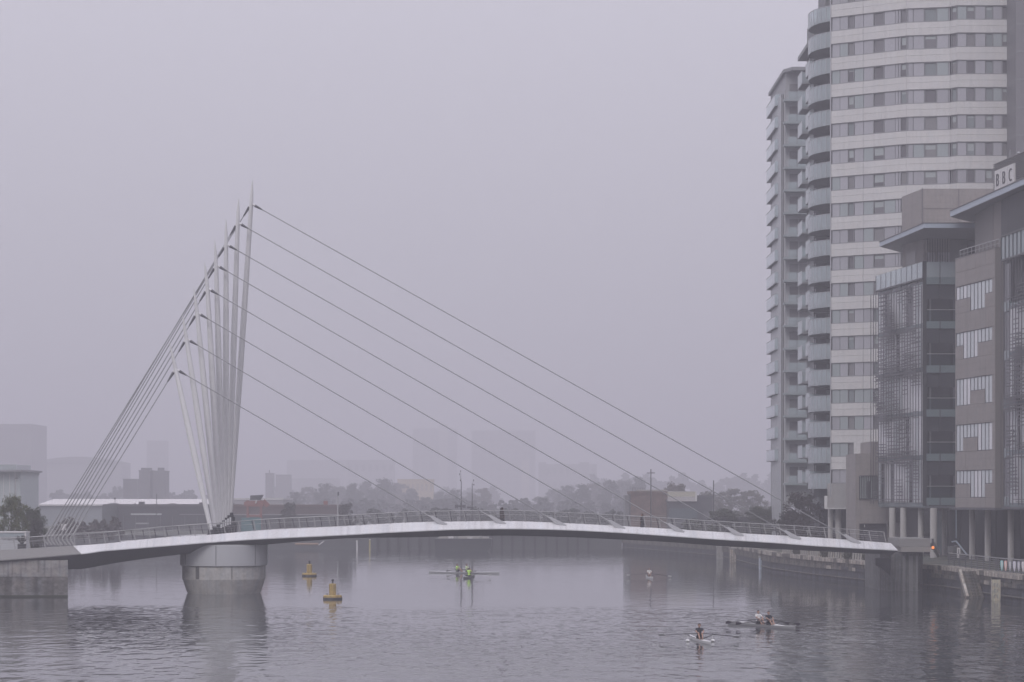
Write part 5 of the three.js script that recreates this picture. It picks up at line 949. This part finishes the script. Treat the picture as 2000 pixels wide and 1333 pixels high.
{ // floodlight masts on the moored barge
  const d = WATER(1077.5), b = thing('barge', 'dark moored barge with pale clutter on deck under the bridge crown', 'barge', [X(902, d), 0, -d]), w = 52 / F * d, top = Y(1052.5, d);
  const s = new THREE.Shape([[-w, 0.3], [-w + 0.4, -0.8], [w - 0.8, -0.8], [w + 0.5, 0.9], [w + 0.6, top], [-w - 0.1, top]].map(([x, y]) => new THREE.Vector2(x, y)));
  mesh('hull', [boxUV(new THREE.ExtrudeGeometry(s, { depth: 6, bevelEnabled: false }).translate(0, 0, -5))], std([0.045, 0.05, 0.055], 0.85), b); mesh('rubbing_strake', [box(-w - 0.1, w + 0.5, top - 0.5, top - 0.3, 1, 1.12)], M.dark, b);
  const r = rng(4); for (let i = 0; i < 22; i++) { const x = lerp(-w, w - 1, r()); mesh('deck_gear', [box(x, x + 0.4 + r() * 1.3, top, top + 0.15 + r() * 0.42, -2 - r() * 2, -0.5 + r())], pick([M.signWhite, M.plank, M.concrete, M.frameGrey], r), b); }
  for (const [px, tp, lab] of [[900.5, 941, 'left of two floodlight masts behind the bridge crown'], [922, 945, 'right of two floodlight masts behind the bridge crown']]) {
    const x = X(px, d), h = Y(tp, d) - top, m = thing('floodlight_mast', lab, 'mast', [x, top, -d - 1.5], 0);
    mesh('pole', [bar(V(0, 0, 0), V(0, h * 0.62, 0), 0.2, 8, 0.14), bar(V(0, h * 0.62, 0), V(0, h, 0), 0.09, 8, 0.06)], M.darkSteel, m); mesh('pole', [bar(V(-0.42, 0, 0), V(-0.42, h * 0.42, 0), 0.06, 6)], M.darkSteel, m);
    mesh('cross_arm', [box(-0.95, 0.75, h * 0.55, h * 0.58, -0.06, 0.06)], M.darkSteel, m);
    for (const q of px < 910 ? [-1.0, -0.72, 0.35, 0.65] : [0.95, 1.45, 1.95]) mesh('floodlight', [box(q - 0.11, q + 0.11, h * (px < 910 ? 0.53 : 0.44), h * (px < 910 ? 0.53 : 0.44) + 0.62, -0.12, 0.16)], px < 910 ? M.darkSteel : M.frameGrey, m);
    if (px > 910) mesh('cross_arm', [box(0, 2.1, h * 0.5 - 0.3, h * 0.5 - 0.22, -0.05, 0.05)], M.frameGrey, m);
    for (const [ox, oy] of px < 910 ? [[-0.15, 1.02], [-0.28, 1.13], [-0.12, 1.18]] : [[0.25, 1.06], [0.3, 0.98], [-0.6, 0.56], [0.85, 0.50]]) mesh('anemometer', [bar(V(0, h * Math.min(oy, 0.99), 0), V(ox, h * oy, 0), 0.025, 5), new THREE.SphereGeometry(0.12, 8, 6).scale(0.7, 1.4, 0.7).translate(ox, h * oy, 0)], M.darkSteel, m);
  }
}
for (const [px, y0, col, lab] of [[722, 1076, std([0.36, 0.31, 0.12], 0.7), 'slim yellowish marker post at the far water edge'], [697, 1067, M.signWhite, 'tiny white marker post at the far water edge']]) { const d = 458, p = thing('marker_post', lab, 'marker post', [X(px, d), 0, -d]); mesh('post', [box(-0.13, 0.13, -0.5, Y(px > 700 ? 1055 : 1057, d), -0.13, 0.13)], col, p); mesh('cap', [box(-0.17, 0.17, Y(px > 700 ? 1055 : 1057, d), Y(px > 700 ? 1054 : 1056, d), -0.17, 0.17)], M.signWhite, p); }
{ // orange boom floating at the far left edge
  const d = WATER(1067.5) , b = thing('orange_boom', 'faded orange float lying by the far bank just right of the pier', 'float', [X(600, 463), 0, -463]);
  mesh('float', [bar(V(-2.2, 1.05, 0), V(2.0, 1.05, 0), 0.22, 10)], std([0.24, 0.16, 0.11], 0.8), b); mesh('line', [bar(V(2, 0.85, 0), V(3.0, 1.6, -0.4), 0.08, 5)], M.signWhite, b);
}
// brick hut, building with the pale roof sign
block('brick_hut', 'square brown brick hut with a rooftop railing right of the bridge middle', 1232, 1304, 965, 505, 12, M.brick, { more: (b, w, h) => { for (let i = 0; i < 6; i++) mesh('roof_rail', [bar(V(-w / 2 + 0.4 + i * 0.5, h, -0.5), V(-w / 2 + 0.4 + i * 0.5, h + 1.15, -0.5), 0.04, 5)], M.frame, b); mesh('roof_rail', [box(-w / 2 + 0.4, -w / 2 + 2.9, h + 1.1, h + 1.16, -0.53, -0.47)], M.frame, b); mesh('band', [box(-w / 2, w / 2, h * 0.42, h * 0.46, 0, 0.1)], std([0.2, 0.17, 0.15], 0.9), b); mesh('coping', [box(-w / 2 + 1.2, w / 2, h + 0.5, h + 0.8, -2, 0.25)], M.plank, b); mesh('downpipe', [box(-w / 2 - 0.25, -w / 2, 0, h, -0.2, 0.1)], M.frame, b); mesh('side_wing', [box(-w / 2 - 1.1, -w / 2 - 0.25, 0, h - 0.3, -8, -1)], M.frameGrey, b); } });
block('signed_building', 'dark low building with a pale sign board along its roof', 1304, 1362, 981, 502, 12, std([0.075, 0.075, 0.085], 0.8), { more: (b, w, h) => { mesh('sign_board', [box(-w / 2, w / 2 - 0.4, h + 0.1, Y(971, 502) - FB, 0.1, 0.5)], std([0.40, 0.38, 0.38], 0.6), b); mesh('sign_board', [box(-w / 2, w / 2 - 0.4, Y(970.6, 502) - FB, Y(961, 502) - FB, 0.12, 0.55)], std([0.42, 0.40, 0.33], 0.6), b); mesh('sign_frame', [box(w / 2 - 0.4, w / 2 - 0.1, h + 0.1, Y(960.6, 502) - FB, 0, 0.6), box(-w / 2, w / 2 - 0.1, Y(961, 502) - FB, Y(960.3, 502) - FB, 0, 0.6)], M.signWhite, b); mesh('glazing', [box(-w / 2 + 0.3, w / 2, h * 0.45, h * 0.8, 0, 0.1)], std([0.08, 0.10, 0.11], 0.3), b); } });
block('lean_to', 'dark glazed extension right of the building with the pale roof sign', 1362, 1392, 973, 506, 12, std([0.085, 0.085, 0.095], 0.7), { more: (b, w, h) => mesh('curved_door', [bar(V(w * 0.1, h * 0.5, 0), V(w * 0.1, h * 0.5, 0.15), 0.8, 18)], std([0.12, 0.12, 0.13], 0.6), b) });
block('dark_shed', 'low dark shed at the water edge left of the brown tree', 1448, 1540, 1016, 425, 8, std([0.06, 0.06, 0.065], 0.8));
// hazy town beyond
block('sandy_building', 'low sandy coloured building half hidden by hazy trees', 776, 846, 938, 1500, 20, M.ochre, { rows: 2, cols: 8, win: std([0.28, 0.23, 0.16], 0.8) });
block('tower_block', 'left of two tall pale tower blocks almost lost in mist', 806, 892, 838, 3300, 40, hazyWall(0.22), { rows: 12, cols: 6, win: hazyWall(0.10), more: (b, w, h) => mesh('lift_shaft', [box(w * 0.1, w * 0.3, 0, h + 6, 0.2, 3)], std([0.42, 0.40, 0.37], 0.8), b) });
block('tower_block', 'right of two tall pale tower blocks almost lost in mist', 921, 1046, 842, 3200, 40, hazyWall(0.20), { rows: 12, cols: 8, win: hazyWall(0.09), more: (b, w, h) => mesh('lift_shaft', [box(w * 0.28, w * 0.4, 0, h * 0.6, 0.2, 3)], std([0.44, 0.38, 0.3], 0.8), b) });
block('slim_tower', 'slim misty tower beyond the twin silos', 286, 322, 862, 3000, 30, hazyWall(0.18), { rows: 8, cols: 3, win: hazyWall(0.1) });
block('terrace_block', 'long pale terrace in mist left of the tower blocks', 676, 770, 900, 2700, 20, hazyWall(0.30), { rows: 3, cols: 7, win: hazyWall(0.10) });
block('terrace_block', 'stepped pale terrace in mist right of the tower blocks', 1052, 1166, 908, 2700, 20, hazyWall(0.27), { rows: 3, cols: 9, win: hazyWall(0.10), more: (b, w, h) => { mesh('stair_tower', [box(-w / 2, -w / 2 + 8, 0, h + 2.5, 0, 1.5)], hazyWall(0.2), b); mesh('stair_tower', [box(w * 0.2, w * 0.36, 0, h + 2.5, 0, 1.5)], hazyWall(0.2), b); } });
block('plant_tower', 'square hazy plant tower above the red gantry, left one', 518, 532, 926, 1600, 14, hazyWall(0.10), { more: (b, w, h) => mesh('flue', [bar(V(0, h, -3), V(0, h + 2.4, -3), 0.35, 8)], hazyWall(0.1), b) });
block('plant_tower', 'square hazy plant tower above the red gantry, right one', 538, 566, 929, 1700, 14, hazyWall(0.13));
block('grey_warehouse', 'flat grey misty warehouse left of the hazy trees', 566, 660, 936, 2300, 30, hazyWall(0.24));
block('shopping_block', 'broad faint grey block beyond the plant towers', 560, 672, 900, 3200, 40, hazyWall(0.17));
{ // far woods that read as one mass
  const wood = (label, px0, px1, top, d, seed, col) => {
    const r = rng(seed), pos = [], x0 = X(px0, d), x1 = X(px1, d), hMax = Y(top, d) - FB, geo = crownGeo(seed, 1, 1, 40, 900, 0.16, 0.02), n = Math.round((x1 - x0) / (hMax * 0.45)), list = [];
    for (let i = 0; i < n; i++) { const s = hMax * (0.6 + 0.42 * r()), g = geo.clone(); g.scale(s * 1.1, s, s * 1.1).rotateY(r() * 6); g.translate(lerp(x0, x1, (i + r()) / n), 0, -d - r() * 30); list.push(g); }
    tag(mesh('wood', list, col), label, 'wood', null, 'stuff').position.y = FB;
  };
  wood('low misty wood behind the twin silos and the long white roof', 78, 405, 952, 1400, 301, leafMat(0.05, 0.062, 0.05));
  wood('faint wood on the skyline right of the brick hut', 1160, 1620, 930, 2000, 302, leafMat(0.05, 0.065, 0.055));
  wood('faint wood on the skyline behind the hazy trees', 540, 960, 950, 1900, 303, leafMat(0.05, 0.065, 0.055));
  wood('misty scrub on the bank left of the warehouse', 70, 205, 1008, 420, 304, leafMat(0.06, 0.052, 0.045));
  wood('low misty wood running behind the footbridge crown', 560, 1250, 974, 980, 305, leafMat(0.05, 0.062, 0.055));
  wood('dense low hedge line just behind the far dock wall', 690, 1225, 994, 600, 307, leafMat(0.05, 0.06, 0.052));
  wood('low green scrub on the right bank behind the water edge', 1340, 1545, 1010, 445, 306, leafMat(0.045, 0.055, 0.035));
}
{ // things at the left end of the footbridge
  const d = 262, v = thing('site_cabin', 'long white flat topped cabin half hidden by the railing at the left edge', 'cabin', [X(0, d), 0, -d]), u = (px) => X(px, d) - v.position.x;
  const y0 = 3.6, y1 = Y(1039, d);
  mesh('body', [box(u(-60), u(48.5), y0, y1 - 0.12, -2.4, 0)], std([0.42, 0.43, 0.44], 0.5), v); mesh('roof', [box(u(-61), u(49.5), y1 - 0.12, y1, -2.5, 0.1)], M.signWhite, v); mesh('corner_post', [box(u(47.5), u(50), y0, y1 - 0.13, -0.1, 0.05)], M.signWhite, v);
  mesh('side_stripe', [box(u(-60), u(46), y1 - 0.52, y1 - 0.2, 0.003, 0.03)], std([0.30, 0.34, 0.36], 0.5), v);
  const r = rng(3), marks = []; for (let i = 0; i < 16; i++) { const x = u(lerp(2, 34, i / 16)); marks.push(box(x, x + 0.05 + r() * 0.06, y1 - 0.78 - r() * 0.16, y1 - 0.62, 0.003, 0.02)); } mesh('faded_marking', marks, M.frameGrey, v);
  const p = thing('potted_plant', 'dark spiky plant in a square planter on the bridge deck at the left', 'plant', [X(42, 252), Y(1071, 252), -252]);
  mesh('planter', [box(-0.36, 0.36, -0.6, 0.42, -0.36, 0.36)], M.dark, p); const bl = []; for (let i = 0; i < 60; i++) { const a = r() * 6.28, s = 0.3 + r() * 0.35; bl.push(beam(V(Math.cos(a) * 0.1, 0.4, Math.sin(a) * 0.1), V(Math.cos(a) * s, 0.75 + r() * 0.5, Math.sin(a) * s), 0.06, 0.015)); } mesh('leaves', bl, std([0.028, 0.03, 0.022], 0.9), p);
  const s = thing('square_sign', 'small pale square sign among the backstays', 'sign', [X(124, 268), 4.0, -268]); mesh('board', [box(-0.26, 0.26, 2.0, 2.6, 0, 0.05)], M.signWhite, s); mesh('post', [bar(V(0, 0, 0), V(0, 2.0, 0), 0.04, 6)], M.frame, s);
}
renderer.render(scene, camera);
